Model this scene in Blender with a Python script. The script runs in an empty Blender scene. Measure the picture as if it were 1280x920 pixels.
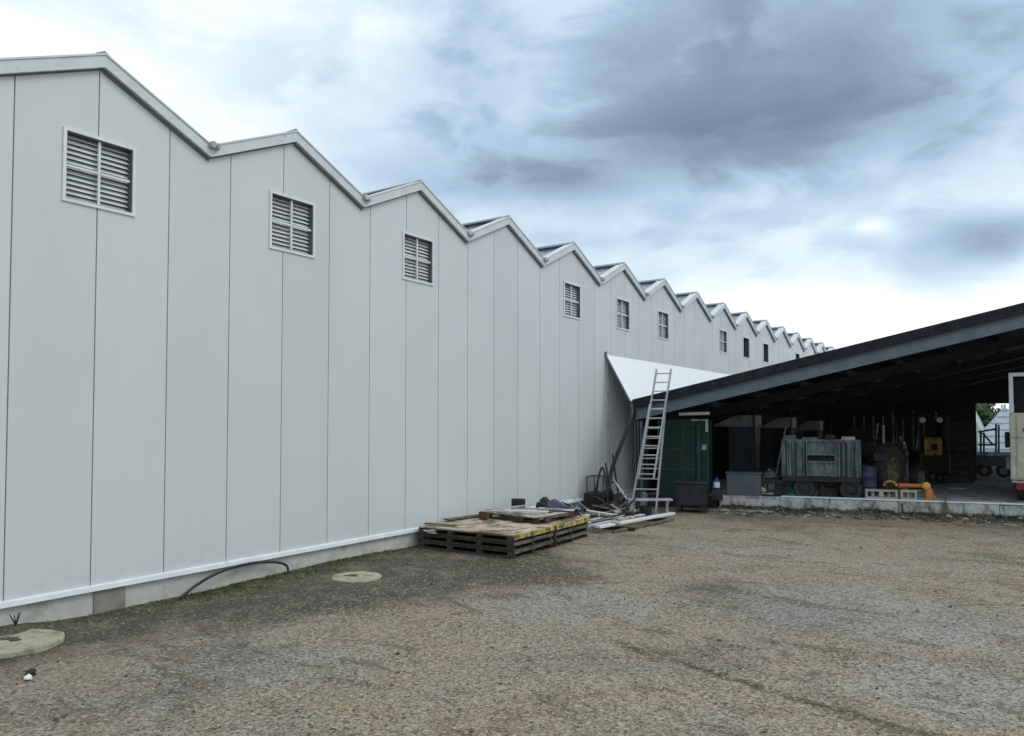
import bpy, bmesh, math, random
from mathutils import Vector, Matrix, noise as mnoise
random.seed(7)
R = math.radians
sc = bpy.context.scene
col = sc.collection
# ------------------------------------------------------------------ camera
F = 930.0; TH = R(34.1); P = R(1.9); CAM = Vector((10.09, 0, 2.55))
cd = bpy.data.cameras.new("camera"); cam = bpy.data.objects.new("camera", cd); col.objects.link(cam)
cam.location = CAM; cam.rotation_euler = (R(90) + P, 0, TH)
cd.sensor_width = 36; cd.lens = F / 1280 * 36; cd.shift_y = 35 / 1280; cd.clip_end = 3000; cd.clip_start = .05
sc.camera = cam

def ray(px, py):
    x = (px - 640) / F; y = (495 - py) / F
    f = Vector((-math.sin(TH) * math.cos(P), math.cos(TH) * math.cos(P), math.sin(P)))
    r = Vector((math.cos(TH), math.sin(TH), 0)); u = r.cross(f)
    return f + x * r + y * u
def on_z(px, py, z=0):
    d = ray(px, py); return CAM + d * ((z - CAM.z) / d.z)
def on_y(px, py, y):
    d = ray(px, py); return CAM + d * ((y - CAM.y) / d.y)
def on_x(px, py, x):
    d = ray(px, py); return CAM + d * ((x - CAM.x) / d.x)

# ------------------------------------------------------------------ node helpers
class NT:
    def __init__(s, tree): s.t = tree; s.n = tree.nodes; s.l = tree.links
    def new(s, typ, **kw):
        n = s.n.new(typ)
        for k, v in kw.items(): setattr(n, k, v)
        return n
    def put(s, sock, v):
        if isinstance(v, bpy.types.NodeSocket): s.l.new(v, sock)
        else:
            if isinstance(v, (tuple, list)) and len(v) == 3 and sock.type == 'RGBA': v = (*v, 1)
            sock.default_value = v
    def math(s, op, a, b=0.0, c=0.0, clamp=False):
        n = s.new('ShaderNodeMath', operation=op); n.use_clamp = clamp
        s.put(n.inputs[0], a); s.put(n.inputs[1], b); s.put(n.inputs[2], c); return n.outputs[0]
    def vmath(s, op, a, b=(0, 0, 0), scale=None):
        n = s.new('ShaderNodeVectorMath', operation=op); s.put(n.inputs[0], a); s.put(n.inputs[1], b)
        if scale is not None: s.put(n.inputs['Scale'], scale)
        return n.outputs['Value'] if op in ('DOT_PRODUCT', 'LENGTH') else n.outputs[0]
    def noise(s, vec, scale, detail=4, rough=.55, color=False, dist=0.0):
        n = s.new('ShaderNodeTexNoise'); s.put(n.inputs['Vector'], vec); n.inputs['Scale'].default_value = scale
        n.inputs['Detail'].default_value = detail; n.inputs['Roughness'].default_value = rough; n.inputs['Distortion'].default_value = dist
        return n.outputs['Color' if color else 'Fac']
    def voro(s, vec, scale, out='Distance', feature='F1'):
        n = s.new('ShaderNodeTexVoronoi', feature=feature); s.put(n.inputs['Vector'], vec); n.inputs['Scale'].default_value = scale
        return n.outputs[out]
    def mix(s, f, a, b, mode='MIX'):
        n = s.new('ShaderNodeMix', data_type='RGBA', blend_type=mode); n.clamp_factor = True
        s.put(n.inputs[0], f); s.put(n.inputs[6], a); s.put(n.inputs[7], b); return n.outputs[2]
    def remap(s, v, a, b, c=0.0, d=1.0, smooth=True):
        n = s.new('ShaderNodeMapRange', interpolation_type='SMOOTHSTEP' if smooth else 'LINEAR'); n.clamp = True
        s.put(n.inputs[0], v)
        for i, q in enumerate((a, b, c, d)): n.inputs[i + 1].default_value = q
        return n.outputs[0]
    def ramp(s, v, stops):
        n = s.new('ShaderNodeValToRGB'); s.put(n.inputs[0], v); e = n.color_ramp.elements
        while len(e) < len(stops): e.new(.5)
        for k, (p, c) in enumerate(stops): e[k].position = p; e[k].color = (*c, 1) if len(c) == 3 else c
        return n.outputs[0]
    def sep(s, v):
        n = s.new('ShaderNodeSeparateXYZ'); s.put(n.inputs[0], v); return n.outputs
    def comb(s, x, y, z):
        n = s.new('ShaderNodeCombineXYZ'); s.put(n.inputs[0], x); s.put(n.inputs[1], y); s.put(n.inputs[2], z); return n.outputs[0]

def lin(r, g, b):
    f = lambda c: ((c / 255 + .055) / 1.055) ** 2.4 if c > 10 else c / 255 / 12.92
    return (f(r), f(g), f(b))

def mat(name, c, rough=.6, metal=0.0, var=.25, vscale=3.0, c2=None, c2amt=.5, c2scale=2.0, bump=.0, bscale=40, spec=.5, stretch=(1, 1, 1), coat=0):
    m = bpy.data.materials.new(name); m.use_nodes = True; t = NT(m.node_tree); t.n.clear()
    out = t.new('ShaderNodeOutputMaterial'); b = t.new('ShaderNodeBsdfPrincipled'); t.l.new(b.outputs[0], out.inputs[0])
    g = t.new('ShaderNodeNewGeometry').outputs['Position']
    v = t.vmath('MULTIPLY', g, stretch)
    n = t.noise(v, vscale, 5, .6)
    dark = tuple(q * (1 - var) for q in c); lite = tuple(min(1, q * (1 + var)) for q in c)
    colr = t.mix(t.remap(n, .3, .7), dark, lite)
    if c2:
        n2 = t.noise(t.vmath('ADD', v, (7.3, 2.1, 5.5)), c2scale, 6, .7)
        e = .62 - .25 * c2amt
        colr = t.mix(t.remap(n2, e, e + .12), colr, c2)
    t.put(b.inputs['Base Color'], colr)
    rn = t.remap(t.noise(v, vscale * 2.3, 3), .3, .7, max(0, rough - .1), min(1, rough + .1))
    t.put(b.inputs['Roughness'], rn); b.inputs['Metallic'].default_value = metal
    b.inputs['Specular IOR Level'].default_value = spec
    if coat: b.inputs['Coat Weight'].default_value = coat
    if bump:
        bn = t.new('ShaderNodeBump'); bn.inputs['Strength'].default_value = bump; bn.inputs['Distance'].default_value = .02
        t.put(bn.inputs['Height'], t.noise(v, bscale, 4, .6)); t.l.new(bn.outputs[0], b.inputs['Normal'])
    return m

M = {}
def panel_material():
    m = bpy.data.materials.new("white_coated_steel_cladding"); m.use_nodes = True; t = NT(m.node_tree); t.n.clear()
    out = t.new('ShaderNodeOutputMaterial'); b = t.new('ShaderNodeBsdfPrincipled'); t.l.new(b.outputs[0], out.inputs[0])
    g = t.new('ShaderNodeNewGeometry').outputs['Position']; x, y, z = t.sep(g)
    at = t.new('ShaderNodeAttribute'); at.attribute_name = 'tone'
    base = t.mix(at.outputs['Fac'], (.595, .62, .63), (.635, .66, .67))
    # rain streaks: thin vertical dirt, strongest under the eaves and low down
    st = t.noise(t.vmath('MULTIPLY', g, (1, 9, .35)), 1.0, 5, .65)
    base = t.mix(t.math('MULTIPLY', t.remap(st, .5, .85), .10), base, (.36, .37, .35))
    cl = t.noise(g, .5, 5, .6)
    base = t.mix(t.math('MULTIPLY', t.remap(cl, .45, .75), .16), base, (.45, .47, .47))
    sp = t.math('MULTIPLY', t.remap(z, .95, .25), t.remap(t.noise(g, 5, 6, .7), .42, .62))
    base = t.mix(t.math('MULTIPLY', sp, .12), base, (.27, .26, .21))
    t.put(b.inputs['Base Color'], base)
    t.put(b.inputs['Roughness'], t.remap(t.noise(g, 1.3, 4), .3, .7, .34, .5))
    b.inputs['Specular IOR Level'].default_value = .55
    bn = t.new('ShaderNodeBump'); bn.inputs['Strength'].default_value = .12; bn.inputs['Distance'].default_value = .03
    t.put(bn.inputs['Height'], t.noise(t.vmath('MULTIPLY', g, (1, 1.4, .4)), 1.6, 2, .5)); t.l.new(bn.outputs[0], b.inputs['Normal'])
    return m

def ground_material():
    m = bpy.data.materials.new("worn_gravel_yard"); m.use_nodes = True; t = NT(m.node_tree); t.n.clear()
    out = t.new('ShaderNodeOutputMaterial'); b = t.new('ShaderNodeBsdfPrincipled'); t.l.new(b.outputs[0], out.inputs[0])
    g = t.new('ShaderNodeNewGeometry').outputs['Position']; x, y, z = t.sep(g)
    big = t.noise(g, .33, 6, .62, dist=.4); med = t.noise(t.vmath('ADD', g, (31, 5, 0)), 1.1, 6, .65); lf = t.noise(t.vmath('ADD', g, (3, 15, 0)), 4.0, 5, .65)
    c = t.ramp(big, [(.34, (.135, .122, .100)), (.45, (.225, .192, .147)), (.56, (.262, .214, .152)), (.68, (.150, .114, .076))])
    # bluish grey worn asphalt showing through
    c = t.mix(t.math('MULTIPLY', t.remap(med, .50, .62), .6), c, (.245, .228, .195))
    # grey patches where the old surface is bare
    wob = t.math('MULTIPLY', t.math('SUBTRACT', lf, .5), 1.0)
    for (cx, cy, sx, sy, a) in ((4.9, 9.1, 1.1, 1.1, .7), (3.6, 5.2, .9, .7, .4), (8.4, 11.0, 1.5, 1.3, .7), (9.6, 8.2, .9, .8, .6), (6.5, 14.5, 2.4, .7, .4)):
        e = t.math('ADD', t.math('POWER', t.math('DIVIDE', t.math('SUBTRACT', x, cx), sx), 2.0), t.math('POWER', t.math('DIVIDE', t.math('SUBTRACT', y, cy), sy), 2.0))
        e = t.math('ADD', e, t.math('ADD', t.math('MULTIPLY', wob, 2.6), t.math('MULTIPLY', t.math('SUBTRACT', t.noise(t.vmath('ADD', g, (1, 22, 0)), 1.3, 4, .6), .5), 2.8)))
        c = t.mix(t.math("MULTIPLY", t.remap(e, 1.7, .7), a * .85), c, (.245, .245, .228))
    # brown soil smears
    c = t.mix(t.math('MULTIPLY', t.remap(t.noise(t.vmath('MULTIPLY', g, (1, 1.6, 1)), .9, 7, .7), .56, .68), .65), c, (.115, .080, .050))
    # olive algae film near the pallets and the kerb
    c = t.mix(t.math('MULTIPLY', t.remap(t.noise(t.vmath('ADD', g, (9, 1, 0)), .6, 6, .7), .53, .66), t.remap(y, 9.0, 13.0, .12, .6)), c, (.115, .112, .045))
    # damp dark strip along the wall
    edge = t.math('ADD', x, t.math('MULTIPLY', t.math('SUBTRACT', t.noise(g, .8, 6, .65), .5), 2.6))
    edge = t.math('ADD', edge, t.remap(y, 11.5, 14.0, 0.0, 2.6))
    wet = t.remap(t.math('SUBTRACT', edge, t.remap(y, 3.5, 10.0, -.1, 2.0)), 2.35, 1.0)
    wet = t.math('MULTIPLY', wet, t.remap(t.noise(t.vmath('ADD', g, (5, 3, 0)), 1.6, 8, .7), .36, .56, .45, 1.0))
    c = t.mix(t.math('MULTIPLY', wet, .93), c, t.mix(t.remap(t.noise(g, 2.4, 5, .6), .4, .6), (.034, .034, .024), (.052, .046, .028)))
    bro = t.math('MULTIPLY', t.remap(t.math('ADD', t.math('POWER', t.math('DIVIDE', t.math('SUBTRACT', x, 3.2), 1.7), 2.0), t.math('ADD', t.math('POWER', t.math('DIVIDE', t.math('SUBTRACT', y, 10.6), 1.1), 2.0), t.math('MULTIPLY', wob, 3.0))), 1.2, .1), .75)
    c = t.mix(bro, c, (.062, .055, .036))
    # mud ridge: an uneven dark line running across the yard
    lw = t.math('MULTIPLY', t.math('SUBTRACT', t.noise(g, 1.7, 5, .6), .5), .5)
    dl = t.math('ABSOLUTE', t.math('ADD', t.math('SUBTRACT', t.math('ADD', y, t.math('MULTIPLY', x, .262)), 9.42), lw))
    ln = t.math('MULTIPLY', t.math('MULTIPLY', t.remap(dl, .13, .02), t.remap(t.noise(g, 1.2, 5, .7), .36, .58)), t.math('MULTIPLY', t.remap(x, 5.9, 6.5), t.remap(x, 12, 10)))
    sm = t.noise(t.vmath('MULTIPLY', t.vmath('ADD', g, (2, 8, 0)), (1.0, 2.2, 1)), .75, 7, .68, dist=.8)
    c = t.mix(t.math('MULTIPLY', t.remap(sm, .55, .62), .62), c, (.080, .068, .048))
    c = t.mix(t.math('MULTIPLY', ln, .85), c, (.055, .045, .028))
    # moss against the plinth
    ms = t.math('MULTIPLY', t.remap(x, 1.3, .05), t.remap(t.noise(g, 2.2, 6, .7), .40, .6))
    c = t.mix(t.math('MULTIPLY', ms, .75), c, (.05, .068, .018))
    # stones: per-cell tints at two sizes plus light chips
    v1 = t.voro(g, 85, 'Color'); v2 = t.voro(g, 36, 'Color'); s1 = t.sep(v1)[0]; s2 = t.sep(v2)[1]
    gr = t.math('MULTIPLY', t.remap(x, .6, 3.0, .6, 1.0), 1.0)
    k = t.math('ADD', t.math('MULTIPLY', t.math('SUBTRACT', s1, .5), .95), t.math('MULTIPLY', t.math('SUBTRACT', s2, .5), .8))
    k = t.math('ADD', 1.0, t.math('MULTIPLY', k, gr))
    c = t.mix(1.0, c, t.comb(k, k, k), 'MULTIPLY')
    chip = t.remap(t.sep(v2)[0], .88, .94)
    c = t.mix(t.math('MULTIPLY', t.math('MULTIPLY', chip, gr), .55), c, (.46, .42, .35))
    dk = t.remap(t.sep(v2)[2], .95, .98)
    c = t.mix(t.math('MULTIPLY', dk, .7), c, (.03, .026, .02))
    t.put(b.inputs['Base Color'], c)
    t.put(b.inputs['Roughness'], t.remap(wet, 0, 1, .9, .62)); b.inputs['Specular IOR Level'].default_value = .35
    bn = t.new('ShaderNodeBump'); bn.inputs['Strength'].default_value = .55; bn.inputs['Distance'].default_value = .012
    h = t.math('ADD', t.math('MULTIPLY', t.voro(g, 80), -.8), t.math('MULTIPLY', lf, 2.5))
    t.put(bn.inputs['Height'], h); t.l.new(bn.outputs[0], b.inputs['Normal'])
    return m

M['panel'] = panel_material(); M['ground'] = ground_material()
M['joint'] = mat('dark_panel_joint', (.52, .54, .55), .7)
M['rail'] = mat('white_painted_base_rail', (.70, .73, .75), .35, var=.08)
M['trim'] = mat('pale_grey_verge_flashing', (.62, .65, .66), .35, var=.06, c2=(.46, .47, .46), c2amt=.12)
M['frame'] = mat('white_vent_frame', (.72, .74, .76), .4, var=.05)
M['reveal'] = mat('shade_dark_vent_reveal', (.10, .11, .12), .6)  # dark tone paints in the shadow inside the vent recess
M['slat'] = mat('light_grey_louvre', (.70, .72, .74), .45, var=.1)
M['black'] = mat('black_void', (.008, .008, .01), .9)
M['plinth'] = mat('pale_concrete_plinth', (.50, .495, .46), .85, var=.10, c2=(.36, .35, .31), c2amt=.35, bump=.3)
M['plinthdark'] = mat('patched_concrete', (.23, .22, .19), .9, var=.2, bump=.4)
M['greyroof'] = mat('grey_roof_sheet', (.19, .22, .25), .2, var=.1, spec=.8)
M['pipe'] = mat('grey_gutter_pipe', (.42, .44, .44), .5)
M['kerb'] = mat('grey_concrete_kerb', (.48, .485, .465), .9, var=.18, c2=(.24, .24, .21), c2amt=.6, c2scale=3, bump=.4)
M['floor'] = mat('dark_shed_floor', (.46, .465, .46), .75, var=.25, c2=(.07, .07, .07), c2amt=.3)
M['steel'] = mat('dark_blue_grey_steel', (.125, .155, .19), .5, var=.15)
M['darksteel'] = mat('near_black_steel', (.014, .016, .020), .6)
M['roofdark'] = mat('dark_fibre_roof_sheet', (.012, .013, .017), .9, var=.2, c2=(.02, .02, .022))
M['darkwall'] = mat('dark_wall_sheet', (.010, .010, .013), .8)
M['flash'] = mat('white_sloping_sheet', (.84, .87, .89), .6, var=.02)
M['alu'] = mat('dull_aluminium', (.46, .48, .49), .38, metal=.55, var=.12)
M['green'] = mat('dark_green_painted_steel', (.005, .045, .031), .7, var=.25, c2=(.02, .03, .025), c2amt=.4)
M['greenframe'] = mat('faded_green_grey_steel', (.012, .052, .040), .7, var=.2)
M['ply'] = mat('weathered_plywood', (.46, .39, .29), .85, var=.2, vscale=2.5, c2=(.15, .115, .07), c2amt=.6, c2scale=3, stretch=(1, .5, 1), bump=.3)
M['wood'] = mat('old_pallet_wood', (.055, .045, .033), .9, var=.35, vscale=6, stretch=(.6, 3, 3), c2=(.035, .03, .022), c2amt=.5, bump=.4)
M['woodgrey'] = mat('grey_split_wood', (.13, .12, .09), .9, var=.4, vscale=5, stretch=(2, 1, 3), c2=(.06, .05, .035), c2amt=.6, bump=.4)
M['yellow_edge'] = mat('flaking_yellow_edge_paint', (.42, .37, .08), .7, var=.35, vscale=7, c2=(.10, .085, .05), c2amt=.6, c2scale=7)
M['darkwood'] = mat('wet_dark_wood', (.028, .021, .016), .8, var=.4)
M['redwood'] = mat('red_brown_timber', (.10, .045, .03), .8, var=.3)
M['plank'] = mat('bleached_plank', (.48, .45, .40), .85, var=.25, vscale=5, c2=(.2, .17, .13), c2amt=.5, c2scale=4, bump=.2)
M['rubber'] = mat('black_rubber', (.018, .018, .02), .6)
M['tarp'] = mat('navy_plastic_sheet', (.03, .04, .085), .5, var=.4)
M['teal'] = mat('teal_plastic_sheet', (.06, .14, .16), .5, var=.3)
M['whiteplastic'] = mat('white_plastic', (.7, .72, .75), .4, var=.08)
M['bluep'] = mat('deep_blue_plastic', (.02, .03, .22), .4)
M['galv'] = mat('blotchy_galvanised_steel', (.115, .145, .155), .55, metal=.1, var=.45, vscale=4, c2=(.05, .06, .065), c2amt=.45, c2scale=3, stretch=(2.5, 1, .6))
M['galvd'] = mat('dull_grey_sheet_steel', (.36, .37, .39), .55, var=.15, c2=(.16, .16, .17), c2amt=.4)
M['greybox'] = mat('slate_grey_box_paint', (.07, .085, .10), .5, var=.1)
M['tyre'] = mat('dusty_tyre_rubber', (.038, .034, .027), .85, var=.25, bump=.3)
M['rim'] = mat('grey_wheel_rim', (.16, .16, .15), .5)
M['rimtan'] = mat('muddy_tan_rim', (.17, .13, .085), .8, var=.35, vscale=8, c2=(.02, .018, .014), c2amt=.6, c2scale=7)
M['red'] = mat('faded_red_paint', (.22, .03, .025), .5, var=.2)
M['redgrey'] = mat('faded_pink_grey_bonnet', (.15, .085, .085), .5, var=.2)
M['yellow'] = mat('ochre_yellow_paint', (.38, .27, .07), .5, var=.2, c2=(.1, .07, .03), c2amt=.4, c2scale=6)
M['orange'] = mat('orange_paint', (.46, .16, .035), .6, var=.3)
M['amber'] = mat('amber_yellow_cap', (.62, .38, .05), .5, var=.2)
M['palecrate'] = mat('pale_cream_block', (.40, .37, .31), .8, var=.12, bump=.2)
M['cream'] = mat('cream_truck_paint', (.52, .50, .41), .5, var=.08, c2=(.42, .39, .30), c2amt=.35)
M['redlens'] = mat('red_lamp_lens', (.22, .01, .02), .3)
M['lens'] = mat('pale_lamp_glass', (.75, .76, .78), .2, var=.05)
M['blackcrate'] = mat('black_crate_plastic', (.03, .032, .032), .6, var=.3)
M['disc'] = mat('lichened_pale_concrete', (.37, .35, .26), .9, var=.15, vscale=6, c2=(.23, .21, .12), c2amt=.5, c2scale=6, bump=.5)
M['stone'] = mat('pale_limestone', (.46, .45, .42), .9, var=.2)
M['tunnel'] = mat('white_tunnel_film', (.74, .82, .90), .5, var=.08)
M['palegreen'] = mat('pale_green_film', (.40, .48, .42), .5)
M['blue'] = mat('dark_blue_frame_paint', (.025, .05, .15), .5)
M['leaf'] = mat('tree_leaf', (.055, .095, .03), .7, var=.4, vscale=1.5)
M['bark'] = mat('brown_bark', (.10, .075, .05), .9)
M['moss'] = mat('moss_and_grass', (.07, .10, .025), .9, var=.45, vscale=8, c2=(.12, .11, .05), c2amt=.4)
M['weed'] = mat('dry_weed_stalk', (.13, .125, .07), .9, var=.3)
M['litter'] = mat('brown_leaf_litter', (.052, .05, .026), .95, var=.45, vscale=9, c2=(.20, .18, .13), c2amt=.4, c2scale=9)
def stone_mat():
    m = bpy.data.materials.new('mixed_gravel_stone'); m.use_nodes = True; t = NT(m.node_tree)
    b = t.n['Principled BSDF']; g = t.new('ShaderNodeNewGeometry')
    c = t.ramp(g.outputs['Random Per Island'], [(0, (.04, .036, .03)), (.35, (.12, .105, .08)), (.7, (.2, .18, .15)), (1, (.42, .40, .36))])
    t.put(b.inputs['Base Color'], c); b.inputs['Roughness'].default_value = .9
    return m
M['gravel'] = stone_mat()

# ------------------------------------------------------------------ geometry helpers
class MB:
    def __init__(s): s.v = []; s.f = []; s.tone = []; s.smooth = False
    def poly(s, pts, tone=None):
        i = len(s.v); s.v += [Vector(p) for p in pts]; s.f.append(list(range(i, i + len(pts)))); s.tone.append(tone if tone is not None else .5); return s
    def hexa(s, p):   # 8 points: bottom 4 ccw, top 4 ccw
        i = len(s.v); s.v += [Vector(q) for q in p]
        for f in ((3, 2, 1, 0), (4, 5, 6, 7), (0, 1, 5, 4), (1, 2, 6, 5), (2, 3, 7, 6), (3, 0, 4, 7)): s.f.append([i + k for k in f]); s.tone.append(.5)
        return s
    def box(s, c, d, rz=0, m=None):
        x, y, z = (q / 2 for q in d)
        p = [(-x, -y, -z), (x, -y, -z), (x, y, -z), (-x, y, -z), (-x, -y, z), (x, -y, z), (x, y, z), (-x, y, z)]
        T = Matrix.Translation(c) @ (m if m is not None else Matrix.Rotation(rz, 4, 'Z'))
        return s.hexa([T @ Vector(q) for q in p])
    def bar(s, a, b, w, h, up=(0, 0, 1)):
        a, b = Vector(a), Vector(b); d = (b - a).normalized(); u = Vector(up)
        if abs(d.dot(u)) > .98: u = Vector((0, 1, 0))
        r = d.cross(u).normalized() * (w / 2); t = r.cross(d).normalized() * (h / 2)
        return s.hexa([a - r - t, a + r - t, b + r - t, b - r - t, a - r + t, a + r + t, b + r + t, b - r + t])
    def tube(s, pts, rad, n=10, caps=True):
        pts = [Vector(p) for p in pts]; rings = []; L = len(pts); ref = None
        for k, p in enumerate(pts):
            d = (pts[min(k + 1, L - 1)] - pts[max(k - 1, 0)]).normalized()
            if ref is None: ref = Vector((0, 0, 1)) if abs(d.z) < .9 else Vector((1, 0, 0))
            u = (ref - d * ref.dot(d)).normalized(); ref = u; w = d.cross(u)
            r = rad[k] if isinstance(rad, (list, tuple)) else rad
            i = len(s.v); s.v += [p + (u * math.cos(a) + w * math.sin(a)) * r for a in (2 * math.pi * q / n for q in range(n))]; rings.append(i)
        for a, b in zip(rings, rings[1:]):
            for q in range(n): s.f.append([a + q, a + (q + 1) % n, b + (q + 1) % n, b + q]); s.tone.append(.5)
        if caps:
            s.f.append([rings[0] + q for q in reversed(range(n))]); s.f.append([rings[-1] + q for q in range(n)]); s.tone += [.5, .5]
        s.smooth = True
        return s
    def prism(s, outline, a, b):  # extrude closed outline of Vectors from offset a to offset b
        n = len(outline); i = len(s.v); s.v += [Vector(p) + Vector(a) for p in outline] + [Vector(p) + Vector(b) for p in outline]
        s.f.append([i + k for k in reversed(range(n))]); s.f.append([i + n + k for k in range(n)])
        for k in range(n): s.f.append([i + k, i + (k + 1) % n, i + n + (k + 1) % n, i + n + k])
        s.tone += [.5] * (n + 2); return s
    def lathe(s, prof, M4, n=20, caps=True):  # prof [(r,z)], axis z
        rings = []
        for r, z in prof:
            i = len(s.v); s.v += [M4 @ Vector((r * math.cos(2 * math.pi * q / n), r * math.sin(2 * math.pi * q / n), z)) for q in range(n)]; rings.append(i)
        for a, b in zip(rings, rings[1:]):
            for q in range(n): s.f.append([a + q, a + (q + 1) % n, b + (q + 1) % n, b + q]); s.tone.append(.5)
        if caps: s.f.append([rings[0] + q for q in reversed(range(n))]); s.f.append([rings[-1] + q for q in range(n)]); s.tone += [.5, .5]
        s.smooth = True; return s
    def blob(s, c, r, sq=(1, 1, 1), jag=.25, sub=1):
        bm = bmesh.new(); bmesh.ops.create_icosphere(bm, subdivisions=sub, radius=1)
        o = random.random() * 50; i = len(s.v)
        for v in bm.verts:
            k = 1 + jag * 2 * mnoise.noise(v.co * 1.3 + Vector((o, o, o)))
            s.v.append(Vector(c) + Vector((v.co.x * sq[0], v.co.y * sq[1], v.co.z * sq[2])) * r * k)
        for f in bm.faces: s.f.append([i + v.index for v in f.verts]); s.tone.append(.5)
        bm.free(); return s
    def build(s, name, m, parent=None, bevel=0, origin=None, **tg):
        pts = s.v
        if parent is not None: org = world_org(parent)
        else:
            if origin is not None: org = Vector(origin)
            else:
                xs = [p.x for p in pts]; ys = [p.y for p in pts]; zs = [p.z for p in pts]
                org = Vector(((min(xs) + max(xs)) / 2, (min(ys) + max(ys)) / 2, min(zs)))
        me = bpy.data.meshes.new(name); me.from_pydata([p - org for p in pts], [], s.f); me.update()
        bm = bmesh.new(); bm.from_mesh(me); bmesh.ops.recalc_face_normals(bm, faces=bm.faces); bm.to_mesh(me); bm.free()
        if any(q != .5 for q in s.tone):
            a = me.attributes.new('tone', 'FLOAT', 'FACE')
            for k, q in enumerate(s.tone): a.data[k].value = q
        if s.smooth:
            for p in me.polygons: p.use_smooth = True
        me.materials.append(m); o = bpy.data.objects.new(name, me); col.objects.link(o)
        if s.smooth:
            es = o.modifiers.new('split', 'EDGE_SPLIT'); es.split_angle = R(40)
        if parent is not None: o.parent = parent
        else: o.location = org
        if bevel:
            bv = o.modifiers.new('bevel', 'BEVEL'); bv.width = bevel; bv.segments = 2; bv.limit_method = 'ANGLE'; bv.angle_limit = R(50)
        for k, q in tg.items(): o[k] = q
        return o
def world_org(o):
    v = Vector(o.location)
    while o.parent is not None: o = o.parent; v += Vector(o.location)
    return v
def thing(name, loc, label, category, group=None):
    o = bpy.data.objects.new(name, None); col.objects.link(o); o.location = loc; o.empty_display_size = .2
    o['label'] = label; o['category'] = category
    if group: o['group'] = group
    return o
def T(label, category, group=None):
    d = dict(label=label, category=category)
    if group: d['group'] = group
    return d
def RZ(a): return Matrix.Rotation(a, 4, 'Z')

# ------------------------------------------------------------------ ground
SK = .25; Y0 = 19.8                   # the shed front runs along Y = Y0 + SK*X
def grid(lo, hi, step, far):
    a = [lo + i * step for i in range(int((hi - lo) / step) + 1)]
    out = []; q = step; v = a[0]
    while v > -far: q *= 1.35; v -= q; out.append(v)
    out.reverse(); out += a; q = step; v = a[-1]
    while v < far: q *= 1.35; v += q; out.append(v)
    return out
def gz(x, y):
    n = mnoise.noise(Vector((x * .5, y * .5, 0))) * .022 + mnoise.noise(Vector((x * 1.7, y * 1.7, 4))) * .010 + mnoise.noise(Vector((x * 5, y * 5, 9))) * .004
    z = n
    if -.3 < x < 1.6: z += .10 * math.exp(-((y - 4.0) / .55) ** 2 - ((x - .1) / .6) ** 2)
    if -.3 < x < 1.6: z += .07 * math.exp(-((y - 9.3) / 1.6) ** 2 - ((x) / .5) ** 2)
    kd = (Y0 + .75 + SK * x) - y
    if x > 2.4: z += (.10 + .09 * mnoise.noise(Vector((x * 1.3, y * 1.3, 2)))) * math.exp(-((kd - .15) / .45) ** 2) * min(1, (x - 2.4))
    if abs(x) > 40 or abs(y) > 60: z = 0
    return z
gx = grid(-1.0, 16, .16, 900); gy = grid(-1.0, 24, .16, 900)
gm = MB()
gm.v = [Vector((x, y, gz(x, y))) for y in gy for x in gx]
nx = len(gx)
gm.f = [[j * nx + i, j * nx + i + 1, (j + 1) * nx + i + 1, (j + 1) * nx + i] for j in range(len(gy) - 1) for i in range(nx - 1)]
gm.smooth = False
g = gm.build('ground', M['ground'], origin=(0, 0, 0), kind='structure')
for p in g.data.polygons: p.use_smooth = True
# gravel
gv = MB()
for k in range(4200):
    y = random.uniform(2.6, 17) ** 1.0; x = random.uniform(.3, 13.5)
    d = math.hypot(x - CAM.x, y)
    if d > 12 and random.random() < .5: continue
    r = random.choice((.006, .008, .010, .012, .016)) * random.uniform(.7, 1.3)
    if random.random() < .05: r *= 2.2
    bmv = len(gv.v); c = Vector((x, y, gz(x, y) + r * .3))
    pts = [Vector((random.uniform(.7, 1.2), 0, 0)), Vector((0, random.uniform(.7, 1.2), 0)), Vector((-random.uniform(.7, 1.2), 0, 0)), Vector((0, -random.uniform(.7, 1.2), 0)), Vector((random.uniform(-.3, .3), random.uniform(-.3, .3), .7)), Vector((0, 0, -.6))]
    rot = RZ(random.uniform(0, 6)); gv.v += [c + (rot @ q) * r for q in pts]
    for f in ((0, 1, 4), (1, 2, 4), (2, 3, 4), (3, 0, 4), (1, 0, 5), (2, 1, 5), (3, 2, 5), (0, 3, 5)): gv.f.append([bmv + i for i in f]); gv.tone.append(.5)
gv.build('gravel', M['gravel'], kind='stuff', label='loose gravel scattered over the worn yard surface', category='gravel')

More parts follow.
